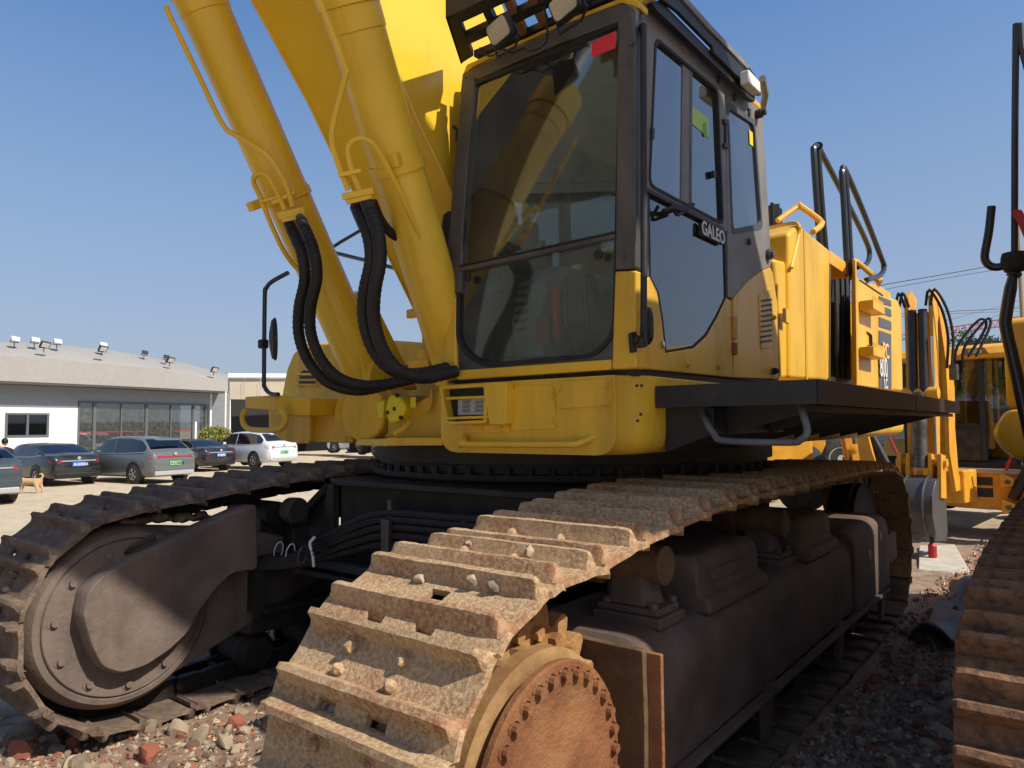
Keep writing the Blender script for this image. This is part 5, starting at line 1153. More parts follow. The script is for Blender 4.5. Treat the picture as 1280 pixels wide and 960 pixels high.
setp(sh_, 'crumpled black rubber sheet on the rubble beside the near track', 'rubber sheet')
slz = -.13
sp_ = [(1149, 682), (1193, 680), (1212, 712), (1206, 724), (1176, 724), (1148, 716)]
sl_ = G().prism([at(x, y, slz) for x, y in sp_], (0, 0, -.16)).build('concrete_slab', mat('concrete', lin(196, 190, 174), lin(176, 168, 150), rough=.9, bump=.4, bscale=30), None, bevel=.01); setp(sl_, 'pale broken concrete slab lying under the grey bucket', 'concrete slab')
bt_ = at(1166, 697, slz)
rb = root('bottle', bt_, 'small red spray bottle standing on the pale concrete slab', 'bottle')
G().lathe(bt_, (0, 0, 1), [(0, .0), (0, .045), (.02, .05), (.15, .05), (.18, .03), (.19, .02)], 16).build('bottle_body', REDP, rb); G().lathe(bt_+V((0, 0, .19)), (0, 0, 1), [(0, .028), (.11, .03), (.12, .02), (.12, 0)], 12).build('cap', BLACK, rb)
# ================================================================== BACKHOE LOADERS
TYR = mat('tyre', lin(44, 43, 42), lin(34, 33, 33), rough=.85, dirt=lin(110, 100, 86), dscale=6, damt=.4, bump=.3); RIMW = mat('rim_grey', lin(170, 168, 160), rough=.5)
def wheel(c, r, w, parent, side, tyre=TYR, rim=RIMW, nm='wheel', spokes=0):
    """c local centre; side +1/-1 = outward along x"""
    c = V(c); wl = G().lathe(c-V((side*w/2, 0, 0)), (side, 0, 0), [(0, r*.55), (.0, r*.86), (w*.08, r*.96), (w*.3, r), (w*.7, r), (w*.92, r*.96), (w, r*.86), (w, r*.62), (w*.9, r*.60)], 28).build(nm, tyre, parent, ang=35)
    G().lathe(c+V((side*w*.2, 0, 0)), (side, 0, 0), [(0, r*.6), (w*.24, r*.6), (w*.26, r*.55), (w*.12, r*.5), (w*.14, r*.2), (w*.26, r*.18), (w*.26, 0)], 24).build('rim', rim, wl)
    if spokes:
        for k in range(spokes):
            a = 2*math.pi*k/spokes; d = V((0, math.cos(a), math.sin(a))); G().tube([c+V((side*w*.40, 0, 0))+d*r*.15, c+V((side*w*.46, 0, 0))+d*r*.58], r*.055, 5).build('spoke', RIMW, wl)
    return wl
def backhoe(loc, rz, label):
    r = root('backhoe_loader', loc, label, 'backhoe', 'yellow backhoe loaders behind the excavator', rz, local=True)
    b = lambda n, a, c, m, p=None, bev=.02: G().box(a, c).build(n, m, p or r, bevel=bev)
    b('chassis', (-.45, -.3, .55), (.45, 3.6, .95), BLACK); hdd = b('engine_hood', (-.5, 1.5, .95), (.5, 3.6, 1.75), ORG, bev=.08); b('grille', (-.4, 3.6, 1.0), (.4, 3.63, 1.6), BLACK, hdd)
    for s in (-1, 1):
        wheel((s*.95, .55, .72), .72, .45, r, s); wheel((s*.95, 3.0, .5), .5, .3, r, s)
        G().prism([V((s*.72, -.1, 1.2)), V((s*.72, .2, 1.5)), V((s*.72, .95, 1.5)), V((s*.72, 1.25, 1.2)), V((s*.72, 1.1, 1.2)), V((s*.72, .9, 1.42)), V((s*.72, .25, 1.42)), V((s*.72, 0, 1.2))], (s*.45, 0, 0)).build('fender', ORG, r, bevel=.01)
    cab = b('cab', (-.78, -.15, .95), (.78, 1.5, 1.15), BLACK, bev=.03)
    for x in (-.78, -.25+.52, .70):
        b('cab_post', (x, -.18, 1.15), (x+.08, -.12, 2.82), BLACK, cab, .01)
    for x in (-.78, .70): b('cab_post', (x, .7, 1.15), (x+.08, .78, 2.82), BLACK, cab, .01); b('cab_post', (x, 1.42, 1.15), (x+.08, 1.5, 2.82), BLACK, cab, .01)
    b('rear_window', (-.70, -.15, 1.75), (.27, -.14, 2.80), GLT, cab, 0); b('rear_window', (.36, -.15, 1.35), (.70, -.14, 2.80), GLT, cab, 0)
    b('rear_panel', (-.70, -.16, 1.15), (.27, -.13, 1.72), mat('black_panel', lin(40, 40, 40), rough=.35, dirt=lin(110, 100, 70), dscale=8, damt=.4), cab, .01)
    b('window_rail', (-.72, -.19, 1.70), (.27, -.12, 1.76), BLACK, cab, .005)
    for s in (-1, 1): b('side_window', (s*.755, -.1, 1.3), (s*.76, 1.45, 2.8), GLT, cab, 0)
    b('front_window', (-.70, 1.46, 1.3), (.70, 1.465, 2.8), GLS, cab, 0)
    rings = [[V((x*k, y0, z)) for x, y0, z in ((-.86, -.32*k2, zz), (.86, -.32*k2, zz), (.86, 1.6, zz), (-.86, 1.6, zz))] for zz, k, k2 in ((2.80, 1, 1), (2.86, 1.02, 1.1), (2.98, .97, .8), (3.05, .82, .1))]
    rf = G().loft(rings).build('roof', ORG, cab, bevel=.03, seg=3)
    b('roof_vent', (-.6, .2, 3.05), (.5, 1.2, 3.08), BLACK, cab, .01)
    G().prism([V((.10, -.345, 2.86)), V((.46, -.345, 2.86)), V((.40, -.325, 2.97)), V((.16, -.325, 2.97))], (0, .03, 0)).build('lamp_recess', mat('lamp_brown', lin(150, 100, 40), rough=.6), cab); b('roof_lamp', (.2, -.36, 2.88), (.36, -.33, 2.94), LAMPG, cab, .006)
    b('headliner', (-.74, -.1, 2.76), (.74, 1.45, 2.79), BLACK, cab, 0); b('side_console', (-.7, .2, 1.15), (-.35, 1.3, 2.0), BLACK, cab, .05); b('seat', (-.25, .3, 1.15), (.25, .75, 1.6), SEAT, cab, .05); b('seat_back', (-.25, .68, 1.55), (.25, .8, 2.15), SEAT, cab, .05)
    G().tube([V((.0+.17*math.cos(a), 1.1+.05*math.sin(a), 1.85+.17*math.sin(a))) for a in [i_*.52 for i_ in range(13)]], .014, 6).build('steering_wheel', BLACK, cab)
    # rear frame, stabiliser legs
    fr_ = b('rear_frame', (-.85, -.62, .45), (.85, -.40, 1.05), ORG, bev=.02); b('slide_rail', (-.85, -.66, .98), (.85, -.58, 1.06), mat('worn_rail', lin(170, 160, 140), rough=.5, metal=.4), fr_, .01)
    for x in (-.5, .38): b('frame_slot', (x-.10, -.626, .62), (x+.10, -.615, .76), BLACK, fr_, .02); b('frame_slot', (x-.10, -.626, .80), (x+.10, -.615, .93), BLACK, fr_, .02)
    for s in (-1, 1):
        lg_ = G().prism([V((s*.66, -.78, .40)), V((s*.80, -.78, .32)), V((s*1.10, -.78, .55)), V((s*1.28, -.78, 1.1)), V((s*1.34, -.78, 1.75)), V((s*1.18, -.78, 1.78)), V((s*1.05, -.78, 1.15)), V((s*.92, -.78, .72))], (0, .24, 0)).build('stabiliser_leg', ORG, r, bevel=.02)
        G().cyl((s*.72, -.66, .62), (s*1.12, -.66, 1.55), .07, seg=12).build('stabiliser_cylinder', BLACK, lg_)
        for z_ in (.50, .88): G().prism([V((s*.60, -.80, z_-.10)), V((s*.74, -.80, z_-.06)), V((s*.76, -.80, z_+.05)), V((s*.60, -.80, z_+.12))], (0, .14, 0)).build('hinge_plate', ORG, lg_, bevel=.02); G().cyl((s*.69, -.83, z_), (s*.69, -.78, z_), .035, seg=10).build('leg_pin', STEEL, lg_)
        G().tube([V((s*.66, -.7, 1.05)), V((s*.84, -.75, 1.55))], .022, 6).build('red_strut', REDP, lg_)
    # folded boom, dipper, bucket
    sw_ = G().loft([[V((-.24, -1.15, z)), V((.24, -1.15, z)), V((.30, -.66, z)), V((-.30, -.66, z))] for z in (.55, 1.05)]).build('swing_post', ORG, r, bevel=.03)
    bo = [(-1.0, .75), (-1.22, 1.05), (-1.30, 1.7), (-1.22, 2.3), (-1.35, 2.75), (-1.75, 3.55), (-1.95, 3.55), (-1.65, 2.7), (-1.62, 2.0), (-1.66, 1.35), (-1.40, .75)]
    bo_ = G()
    for x in (-.19, .13): bo_.prism([V((x, a, c)) for a, c in bo], (.055, 0, 0))
    bo_ = bo_.build('backhoe_boom', ORG, r, bevel=.006); G().prism([V((-.14, a, c)) for a, c in ((-1.3, 1.2), (-1.33, 2.2), (-1.5, 2.8), (-1.85, 3.4), (-1.9, 3.4), (-1.56, 2.7), (-1.5, 2.0), (-1.5, 1.2))], (.27, 0, 0)).build('boom_plate', ORG, bo_, bevel=.004)
    di = G()
    for x in (-.175, .12): di.prism([V((x, a, c)) for a, c in ((-1.72, 3.62), (-1.95, 3.72), (-2.15, 3.6), (-2.22, 2.0), (-2.30, .95), (-2.18, .9), (-2.02, 2.0), (-1.95, 3.2))], (.055, 0, 0))
    dp = di.build('dipper', ORG, r, bevel=.006)
    G().cyl((-.07, -2.2, 3.4), (-.07, -2.28, 2.2), .055, seg=14).build('bucket_cylinder', BLACK, dp); G().cyl((.06, -2.2, 3.4), (.06, -2.28, 2.2), .055, seg=14).build('bucket_cylinder', BLACK, dp)
    G().cyl((0, -2.28, 2.2), (0, -2.38, 1.15), .09, seg=16).build('piston_housing', STEEL, dp); G().cyl((-.22, -2.25, 2.2), (.22, -2.25, 2.2), .085, seg=16).build('cylinder_yoke', ORG, dp)
    for s, dx in ((-1, 0), (1, 0), (1, .06), (-1, -.05)):
        G().tube([V((s*.10+dx, -2.2, 3.45)), V((s*.16+dx, -2.25, 3.66)), V((s*.26+dx, -2.1, 3.40)), V((s*.30+dx, -2.0, 3.0)), V((s*.27+dx, -2.0, 2.55))], .018, 7, 4).build('hydraulic_hose', RUB, dp)
    for dx in (0, .09): G().tube([V((.34+dx, -1.9, 2.5)), V((.38+dx, -1.9, 2.85)), V((.62+dx, -1.8, 3.22)), V((.70+dx*.5, -1.8, 3.12)), V((.50+dx, -1.9, 2.7))], .018, 7, 5).build('hydraulic_hose', RUB, dp)
    for s in (-1, 1): b('hose_block', (s*.34-.05, -2.0, 2.38), (s*.34+.05, -1.92, 2.6), STEEL, dp, .01)
    G().cyl((.165, -2.24, 3.0), (.165, -2.28, 1.1), .016, seg=8).build('rod_pipe', CHROME, dp)
    lk = G()
    for x in (-.27, -.16, .10, .21): lk.prism([V((x, -2.2, 1.32)), V((x, -2.42, 1.35)), V((x, -2.50, .75)), V((x, -2.25, .72))], (.05, 0, 0))
    lk.build('bucket_link', ORG, dp, bevel=.01); G().cyl((-.3, -2.32, 1.22), (.3, -2.32, 1.22), .06, seg=12).build('link_pin', ORG, dp)
    # bucket, side shell curving
    pr = [(-2.30, 1.04), (-2.62, .99), (-2.80, .80), (-2.84, .54), (-2.72, .29), (-2.45, .16), (-2.25, .14)]
    inn = [(-2.27, .19), (-2.45, .22), (-2.66, .33), (-2.76, .54), (-2.73, .77), (-2.58, .92), (-2.30, .97)]
    bk = G().prism([V((-.21, a, c)) for a, c in pr+inn], (.42, 0, 0)).build('bucket', mat('bucket_grey', lin(92, 94, 98), lin(70, 71, 74), rough=.4, metal=.4, dirt=lin(120, 110, 95), dscale=6, damt=.4), r, bevel=.01, ang=40)
    for x in (-.23, .20): G().prism([V((x, a, c)) for a, c in [(-2.15, 1.0)]+pr+[(-2.15, .24)]], (.03, 0, 0)).build('bucket_side', MATS['bucket_grey'], bk, bevel=.006)
    for x in (-.12, .12): G().tube([V((x, a-.015, c+.01)) for a, c in pr[:5]], .016, 6, 3).build('bucket_rib', MATS['bucket_grey'], bk)
    for k in range(5): b('bucket_tooth', (-.24+.10*k, -2.26, .12), (-.19+.10*k, -2.08, .17), BLACK, bk, .008)
    # front loader arms and shovel
    for s in (-1, 1): G().prism([V((s*.62, 1.7, 1.5)), V((s*.62, 1.9, 1.62)), V((s*.62, 3.3, 1.35)), V((s*.62, 4.3, .55)), V((s*.62, 4.15, .4)), V((s*.62, 3.2, 1.1))], (s*.10, 0, 0)).build('loader_arm', ORG, r, bevel=.01)
    G().prism([V((-1.15, a, c)) for a, c in ((4.25, .9), (4.25, .1), (4.9, .05), (4.9, .1), (4.32, .18), (4.32, .9))], (2.3, 0, 0)).build('loader_shovel', ORG, r, bevel=.01)
    return r
bpos = C2W(5.27, 9.3); cpos = C2W(7.50, 11.6); dv = (cpos-bpos).normalized()
rz_ = -math.atan2(dv.x, dv.y)
bh = backhoe((cpos.x-dv.x*.67, cpos.y-dv.y*.67, -.08), rz_, 'nearest backhoe loader with folded arm, black cab and grey bucket, right of the big excavator')
bh.scale = (1, 1, .94); bh['label'] = 'nearest backhoe loader, its dark grey bucket resting by the concrete slab'
def cp(X, D, rz, label, z=-.17):
    c = copy_tree(bh); c.location = C2W(X, D, z); c.rotation_euler.z = rz; c['label'] = label; return c
cp(5.9, 17.5, rz_+2.2, 'backhoe loader turned sideways, seen low between the walkway and the near track')
cp(5.0, 19.5, rz_+1.3, 'farthest backhoe loader, glimpsed under the deck behind the cab step')
# ================================================================== LEFT BACKGROUND: OFFICE, CARS
LOT = -.33
fz = math.radians(30-38.433)     # facade direction, from +y towards +x
FD = V((math.sin(fz), math.cos(fz), 0)); FNN = V((FD.y, -FD.x, 0))      # along the wall; outwards, towards the camera side
P0 = C2W((98-640)/FPX*34, 34, LOT)
def B(x, y, d=0):
    """photo pixel on the office wall plane moved d metres outwards -> local (s, -out, z) """
    p = HP(x, y, P0+FNN*d, FNN)-P0; return V((p.dot(FD), -d, p.z))
BRZ = math.atan2(FD.y, FD.x)
def blocal(name, label, cat, group=None):
    return root(name, P0, label, cat, group, BRZ, local=True)
BLD = blocal('office_building', 'low white office with grey fascia and glass front behind the parked cars', 'building')
WALLW = mat('white_wall', lin(222, 224, 224), lin(216, 218, 218), rough=.7); WALLG = mat('blue_grey_band', lin(150, 158, 168), lin(142, 150, 160), rough=.7)
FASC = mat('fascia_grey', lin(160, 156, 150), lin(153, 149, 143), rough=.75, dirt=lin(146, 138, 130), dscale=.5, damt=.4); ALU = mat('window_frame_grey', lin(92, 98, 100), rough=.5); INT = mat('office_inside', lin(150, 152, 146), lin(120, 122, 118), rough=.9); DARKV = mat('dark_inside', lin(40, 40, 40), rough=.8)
def bpoly(name, px, m, d=0, th=.1, parent=None, bev=0):
    # local: x=s, y=-out, z
    return G().prism([B(x, y, d) for x, y in px], (0, th, 0)).build(name, m, parent or BLD, bevel=bev)
def bl(x, y, d=0): return B(x, y, d)
def brect(name, x0, y0, x1, y1, m, d=0, th=.1, parent=None, bev=0):
    """level rectangle: left edge x0, right edge x1, heights from the pixels on the left edge"""
    a = B(x0, y0, d); b = B(x0, y1, d); c = B(x1, y0, d)
    return G().box((a.x, -d, a.z), (c.x, -d+th, b.z)).build(name, m, parent or BLD, bevel=bev)
zt_glass = B(98, 501).z; z_win0, z_win1 = B(7, 516).z, B(7, 547).z; z_white = B(0, 506).z
xl = B(-60, 500).x; x_w = B(98, 500).x; x_g = B(257, 500).x; x_e = B(262, 500).x
wb = lambda n, x0, x1, z0, z1, m, y=0, t_=.15, p=None, bev=0: G().box((x0, y, z0), (x1, y+t_, z1)).build(n, m, p or BLD, bevel=bev)
wx0, wx1 = B(7, 500).x, B(62, 500).x
wl_ = wb('wall', xl, wx0, 0, z_white, WALLW); wb('wall', wx1, x_w, 0, z_white, WALLW); wb('wall', wx0, wx1, 0, z_win1, WALLW); wb('wall', wx0, wx1, z_win0, z_white, WALLW)
ztop = B(0, 476, .9).z+.1
wb('wall_band', xl, x_w, z_white+.002, ztop, WALLG); wb('wall_band', x_w, x_e, zt_glass, ztop, WALLG)
wf = G().ring([V((wx0, -.03, z_win1)), V((wx1, -.03, z_win1)), V((wx1, -.03, z_win0)), V((wx0, -.03, z_win0))], [V((wx0+.1, -.03, z_win1+.1)), V((wx1-.1, -.03, z_win1+.1)), V((wx1-.1, -.03, z_win0-.08)), V((wx0+.1, -.03, z_win0-.08))], (0, .1, 0)).build('window', ALU, BLD)
mxw = (wx0+wx1)/2; G().box((mxw-.05, -.035, z_win1+.1), (mxw+.05, .05, z_win0-.08)).build('mullion', ALU, wf)
for a, b in ((wx0+.1, mxw-.05), (mxw+.05, wx1-.1)): G().box((a, .02, z_win1+.1), (b, .03, z_win0-.08)).build('pane', GLC, wf)
wb('room_back', xl, x_e, 0, ztop, INT, 2.6, .1); wb('room_floor', xl, x_e, -.02, .02, INT, .15, 2.5)
# glass front
xm = [B(x, 505).x for x in (98.5, 118, 151.5, 183, 213.5, 241.5, 257)]
gf = wb('glass_front', xm[0], xm[-1], zt_glass-.10, zt_glass, ALU, -.05, .12)
for i, x in enumerate(xm):
    w_ = .14 if i in (1, 3, 5) else .07; G().box((x-w_/2, -.06, 0), (x+w_/2, .06, zt_glass-.1)).build('mullion', ALU, gf)
for a, b in zip(xm, xm[1:]): G().box((a+.05, .0, 0), (b-.05, .012, zt_glass-.1)).build('pane', GLB, gf)
zr = B(98, 540).z
G().box((xm[0], -.008, zr-.03), (xm[3], -.004, zr+.01)).build('red_safety_stripe', REDP, gf); G().box((xm[4]+.2, -.008, zr-.03), (xm[5], -.004, zr+.01)).build('red_safety_stripe', REDP, gf)
G().box((xm[5]+.12, -.02, 0), (xm[6]-.55, -.005, B(243, 527).z)).build('white_poster', WHITE, gf)
# end column and pipes
wb('end_wall', x_e, x_e+.12, 0, ztop, WALLW, -.05, .2); wb('end_panel', x_e+.35, x_e+2.0, 0, ztop, mat('dull_panel', lin(130, 132, 136), lin(118, 120, 124), rough=.7), .8, .1); wb('end_gap', x_e+.12, x_e+.36, 0, ztop, DARKV, .9, .1)
# fascia: sloping thin curved canopy
fb = [(-60, 474), (0, 476), (60, 478.5), (140, 482), (200, 485), (285, 489.3)]; ft = [(-60, 427), (0, 427), (30, 428), (80, 432), (140, 438), (200, 448.5), (240, 456), (285, 468)]
def sheet(px_top, px_bot, d_top, d_bot, n=24):
    def ip(L, x):
        for (x0, y0), (x1, y1) in zip(L, L[1:]):
            if x0 <= x <= x1: return y0+(y1-y0)*(x-x0)/(x1-x0)
    xs_ = [px_top[0][0]+(px_top[-1][0]-px_top[0][0])*k/n for k in range(n+1)]
    return [(B(x, ip(px_top, x), d_top), B(x, ip(px_bot, x), d_bot)) for x in xs_]
g = G(); mid = [(x, y+(18 if x < 200 else 12)) for x, y in ft]
lowr = sheet(mid, fb, .92, 1.0); upr = sheet(ft, mid, -.6, .92)
g.loft([[a, b, b+V((0, .25, 0)), a+V((0, .25, 0))] for a, b in lowr]); fs = g.build('fascia', FASC, BLD, ang=30)
G().loft([[a, b, b+V((0, .1, -.05)), a+V((0, 2.5, -.3))] for a, b in upr]).build('fascia_slope', FASC, BLD, ang=50)
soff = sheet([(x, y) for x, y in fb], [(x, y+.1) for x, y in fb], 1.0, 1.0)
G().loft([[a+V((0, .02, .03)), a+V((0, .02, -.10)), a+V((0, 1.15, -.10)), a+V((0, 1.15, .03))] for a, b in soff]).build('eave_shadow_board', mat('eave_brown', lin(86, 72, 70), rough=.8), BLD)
e_ = B(285, 489, 1.0); G().cyl((e_.x-.12, -.95, 0), (e_.x-.12, -.95, e_.z), .06, seg=10).build('downpipe', WHITE, BLD)
# office things seen through the glass
def inroot(name, x, y, label, cat, group=None):
    p = B(x, y); q_ = P0+FD*p.x+FNN*(-1.0); return root(name, (q_.x, q_.y, LOT), label, cat, group, BRZ, local=True)
def chair(x, label):
    r = inroot('office_chair', x, 560, label, 'chair', 'office chairs behind the glass front')
    G().box((-.28, -.05, .55), (.28, .05, 1.55)).build('backrest', DARKV, r, bevel=.06); G().box((-.28, -.3, .45), (.28, .2, .55)).build('seat', DARKV, r, bevel=.03); G().cyl((0, 0, .05), (0, 0, .45), .04, seg=8).build('post', ALU, r)
    for k in range(5): a = k*1.257; G().tube([(0, 0, .10), (.3*math.cos(a), .3*math.sin(a), .05)], .025, 5).build('leg', ALU, r)
chair(107, 'black office chair behind the leftmost glass pane'); chair(132.5, 'black office chair behind the second glass pane'); chair(169, 'black office chair above the roof of the grey SUV')
r = inroot('desk', 233, 560, 'dark desk with red cloth behind the right glass pane', 'desk'); G().box((-.7, -.3, .9), (.6, .3, 1.0)).build('desk_top', DARKV, r); G().box((-.4, -.32, .3), (.6, -.28, .9)).build('desk_cloth', mat('maroon_cloth', lin(110, 30, 44), rough=.8), r); G().box((-.68, -.28, 0), (-.6, .28, .9)).build('desk_leg', DARKV, r)
# floodlights
FLB = mat('floodlight_black', lin(50, 50, 50), rough=.5); FLW = mat('floodlight_glass', lin(205, 206, 204), rough=.25)
fl = None
specs = [(55, 431, .92, 0, 'dark floodlight on the fascia, second group from the left with white panels behind'), (127.5, 436, .92, 0, 'dark floodlight on the fascia below the small white lamp'), (212, 450, .92, 0, 'dark floodlight on the fascia between the small dark lamp and the roof end'), (267, 462, .92, 0, 'dark floodlight nearest the right end of the fascia'),
         (18, 424, .2, 1, 'white backed floodlight leftmost on the roof edge'), (43, 425, .2, 1, 'white backed floodlight just left of the dark one'), (71, 427, .2, 1, 'square white floodlight right of the dark one'), (128, 431, .2, 1, 'white floodlight behind the dark one in the middle of the roof'), (180, 440.5, .0, 2, 'small dark floodlight seen from behind on the roof line'), (207, 446, .3, 2, 'small dark lamp sticking up beside the third dark floodlight')]
for x, y, d, kind, lab in specs:
    p = B(x, y, d); w = P0+FD*p.x-FNN*(-d)*1.0; loc = (P0.x+FD.x*p.x+FNN.x*d, P0.y+FD.y*p.x+FNN.y*d, LOT+p.z)
    r = root('floodlight', loc, lab, 'floodlight', 'floodlights along the office roof', BRZ, local=True)
    R_ = Matrix.Rotation(math.radians(32 if kind == 0 else -20), 3, 'X') @ Matrix.Rotation(.12, 3, 'Y')
    bw, bh_ = (.42, .30) if kind == 0 else ((.34, .22) if kind == 1 else (.30, .18))
    hs_ = G().obox((0, -.1, 0), (bw, .10, bh_), R_).build('housing', FLB if kind != 1 else WHITE, r, bevel=.02)
    G().obox(V((0, -.1, 0))+R_@V((0, -.053, 0)), (bw*.78, .01, bh_*.74), R_).build('lens', FLW if kind != 2 else FLB, hs_)
    G().tube([V((-bw/2, -.1, 0)), V((-bw/2, .0, -.14)), V((bw/2, .0, -.14)), V((bw/2, -.1, 0))], .015, 5).build('bracket', FLB, r); G().cyl((0, 0, -.14), (0, 0, -.34), .02, seg=6).build('stem', FLB, r)
# second shed further right
SH = blocal('shed', 'beige open shed with dark interior right of the office', 'shed')
def shb(n, x0, y0, x1, y1, m, d=-6, th=.3): return G().prism([B(x0, y0, d), B(x1, y0+.8, d), B(x1, y1+.5, d), B(x0, y1, d)], (0, th, 0)).build(n, m, SH)
BEI = mat('beige_metal', lin(178, 168, 150), lin(168, 158, 140), rough=.7, scale=1)
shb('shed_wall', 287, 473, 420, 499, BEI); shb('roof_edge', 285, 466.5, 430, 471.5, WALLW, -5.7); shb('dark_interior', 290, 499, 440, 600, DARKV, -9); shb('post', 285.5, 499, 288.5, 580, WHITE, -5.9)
shb('shed_wall', 350, 499, 440, 520, mat('grey_shed', lin(120, 124, 130), rough=.7), -6.1)
for x in (305, 325): shb('seam', x, 473, x+.6, 498, FASC, -5.65, .02)
# shrub
rsb = random.Random(3)
SHB = root('shrub', C2W((270-640)/FPX*37.5, 37.5, LOT), 'round yellow green shrub beside the office end wall', 'shrub')
bm = bmesh.new(); c0 = V(SHB.location)
for k in range(2600):
    d = V((rsb.gauss(0, 1), rsb.gauss(0, 1), rsb.gauss(0, 1))).normalized(); rr = rsb.uniform(.55, 1.0); p = c0+V((d.x*.88*rr, d.y*.88*rr, 1.45+d.z*.62*rr+.1*noise.noise(d*3)))
    a = V((rsb.gauss(0, 1), rsb.gauss(0, 1), rsb.gauss(0, 1))).normalized()*.075; b = a.cross(V((rsb.gauss(0, 1), rsb.gauss(0, 1), rsb.gauss(0, 1)))).normalized()*.035
    bm.faces.new([bm.verts.new(q_) for q_ in (p-a, p+b, p+a, p-b)])
me = bpy.data.meshes.new('foliage'); bm.to_mesh(me); bm.free(); me.materials.append(mat('shrub_leaf', lin(150, 146, 62), lin(110, 112, 46), rough=.7, scale=4)); link('foliage', me, SHB)
G().tube([c0, c0+V((.05, 0, .5)), c0+V((0, .05, 1.2))], .06, 7).build('stem', FRAME, SHB)
# ------------------------------------------------------------------ cars
def carpaint(n, rgb, r=.22): return mat(n, lin(*rgb), rough=r, coat=.6, dirt=lin(120, 116, 108), dscale=2, damt=.18)
TAIL = mat('tail_lamp_red', lin(190, 24, 36), rough=.25, coat=.5); PLB = mat('plate_blue', lin(60, 120, 210), rough=.5); PLG = mat('plate_green', lin(130, 196, 140), rough=.5); PLT = mat('car_trim', lin(24, 24, 26), rough=.5); SILV = mat('silver_trim', lin(196, 198, 200), rough=.3, metal=.5)
def lerpL(L, t):
    for (a, b), (c, d) in zip(L, L[1:]):
        if a <= t <= c: return b+(d-b)*(t-a)/max(1e-9, c-a)
    return L[-1][1]
def car(X, D, hd, kind, paint, plate, ptxt, label, cat, Lc_=4.8, Wc=1.84, Hc=1.46, dz=0, lbar=False):
    loc = C2W(X, D, LOT+dz); r = root('parked_car', loc, label, cat, 'cars parked in front of the office', math.radians(-(hd-38.433)), local=True)
    # local: y forward, x right, origin centre of the car on the ground; rear at y=-L/2
    suv = kind == 'suv'
    zb = [(0, .82), (.015, .98), (.04, 1.04), (.16, 1.04), (.3, .98), (.7, .95), (.8, .93), (.93, .80), (.985, .66), (1, .5)] if not suv else [(0, .88), (.02, 1.08), (.05, 1.12), (.3, 1.06), (.7, 1.04), (.8, 1.02), (.94, .88), (.985, .7), (1, .55)]
    zr = [(0, .82), (.04, 1.05), (.13, 1.06), (.32, Hc-.04), (.48, Hc), (.60, Hc-.04), (.76, .97), (1, .5)] if not suv else [(0, .88), (.02, 1.1), (.055, 1.16), (.17, Hc-.10), (.30, Hc-.01), (.48, Hc), (.60, Hc-.05), (.78, 1.05), (1, .55)]
    wf_ = [(0, .80), (.02, .90), (.06, .965), (.15, 1), (.8, 1), (.93, .95), (.98, .86), (1, .76)]
    lo = [(0, .36), (.02, .28), (.06, .24), (.95, .22), (1, .3)]
    ts = sorted(set([0, .012, .025, .045, .07, .1, .13, .17, .21, .26, .30, .34, .39, .44, .48, .49, .54, .60, .64, .69, .74, .78, .83, .88, .93, .965, .985, 1]))
    rings = []
    for t in ts:
        w = Wc/2*lerpL(wf_, t); b_ = lerpL(zb, t); rf = max(lerpL(zr, t), b_+.012); l_ = lerpL(lo, t); y = -Lc_/2+Lc_*t; gh_ = rf-b_
        rw = w*(.90 if gh_ < .08 else max(.72, .90-.16*min(1, gh_/.40)))
        half = [(0, l_), (w*.86, l_), (w*.97, l_+.10), (w, .55), (w*.985, b_-.10), (w*.93, b_), (rw+.02*(gh_ > .1), b_+gh_*.9), (rw-.06, rf), (0, rf+.02)]
        rings.append([V((x, y, z)) for x, z in half]+[V((-x, y, z)) for x, z in half[-2:0:-1]])
    g = G(); gl = G(); VB = [[g.bm.verts.new(p) for p in rg] for rg in rings]; n = len(rings[0]); glf = []
    for k in range(len(ts)-1):
        tm = (ts[k]+ts[k+1])/2; gh_ = lerpL(zr, tm)-lerpL(zb, tm)
        slope = abs(lerpL(zr, ts[k+1])-lerpL(zr, ts[k]))/(ts[k+1]-ts[k])/Lc_
        for i in range(n):
            j = (i+1) % n; isg = False
            side_ = i in (5, 10); topr = i in (7, 8)
            pil = (.475 < tm < .495) or tm < (.09 if suv else .17) or tm > .74
            if side_ and gh_ > .16 and not pil: isg = True
            if topr and slope > .30 and gh_ > .07 and (gh_ < Hc-1.0-.06 if not suv else gh_ < .50): isg = True
            if isg: glf.append((k, i, j))
            g.bm.faces.new((VB[k][i], VB[k][j], VB[k+1][j], VB[k+1][i]))
    g.bm.faces.new(VB[0][::-1]); g.bm.faces.new(VB[-1])
    body = g.build('body', paint, r, ang=50)
    for k, i, j in glf:
        P_ = [rings[k][i], rings[k][j], rings[k+1][j], rings[k+1][i]]; nr = (P_[1]-P_[0]).cross(P_[3]-P_[0]).normalized(); c = sum(P_, V((0, 0, 0)))/4
        if nr.dot(c-V((0, c.y, .8))) < 0: nr = -nr
        if i in (7, 8): nr = V((0, nr.y, abs(nr.z))).normalized()
        gl.hull([p+nr*.006 for p in P_], [(0, 1, 2, 3)])
    bmesh.ops.remove_doubles(gl.bm, verts=gl.bm.verts, dist=.004); gl.build('window_glass', GLC if kind != 'x' else GLC, r, ang=60)
    if suv or True:
        for s in (-1, 1):
            yb = [(.17 if not suv else .09), .30, .5, .73]; G().tube([V((s*(Wc/2*.93+.012), -Lc_/2+Lc_*t, lerpL(zb, t)+.012)) for t in yb], .012, 5).build('chrome_strip', SILV, body)
    rr = .345 if suv else .33
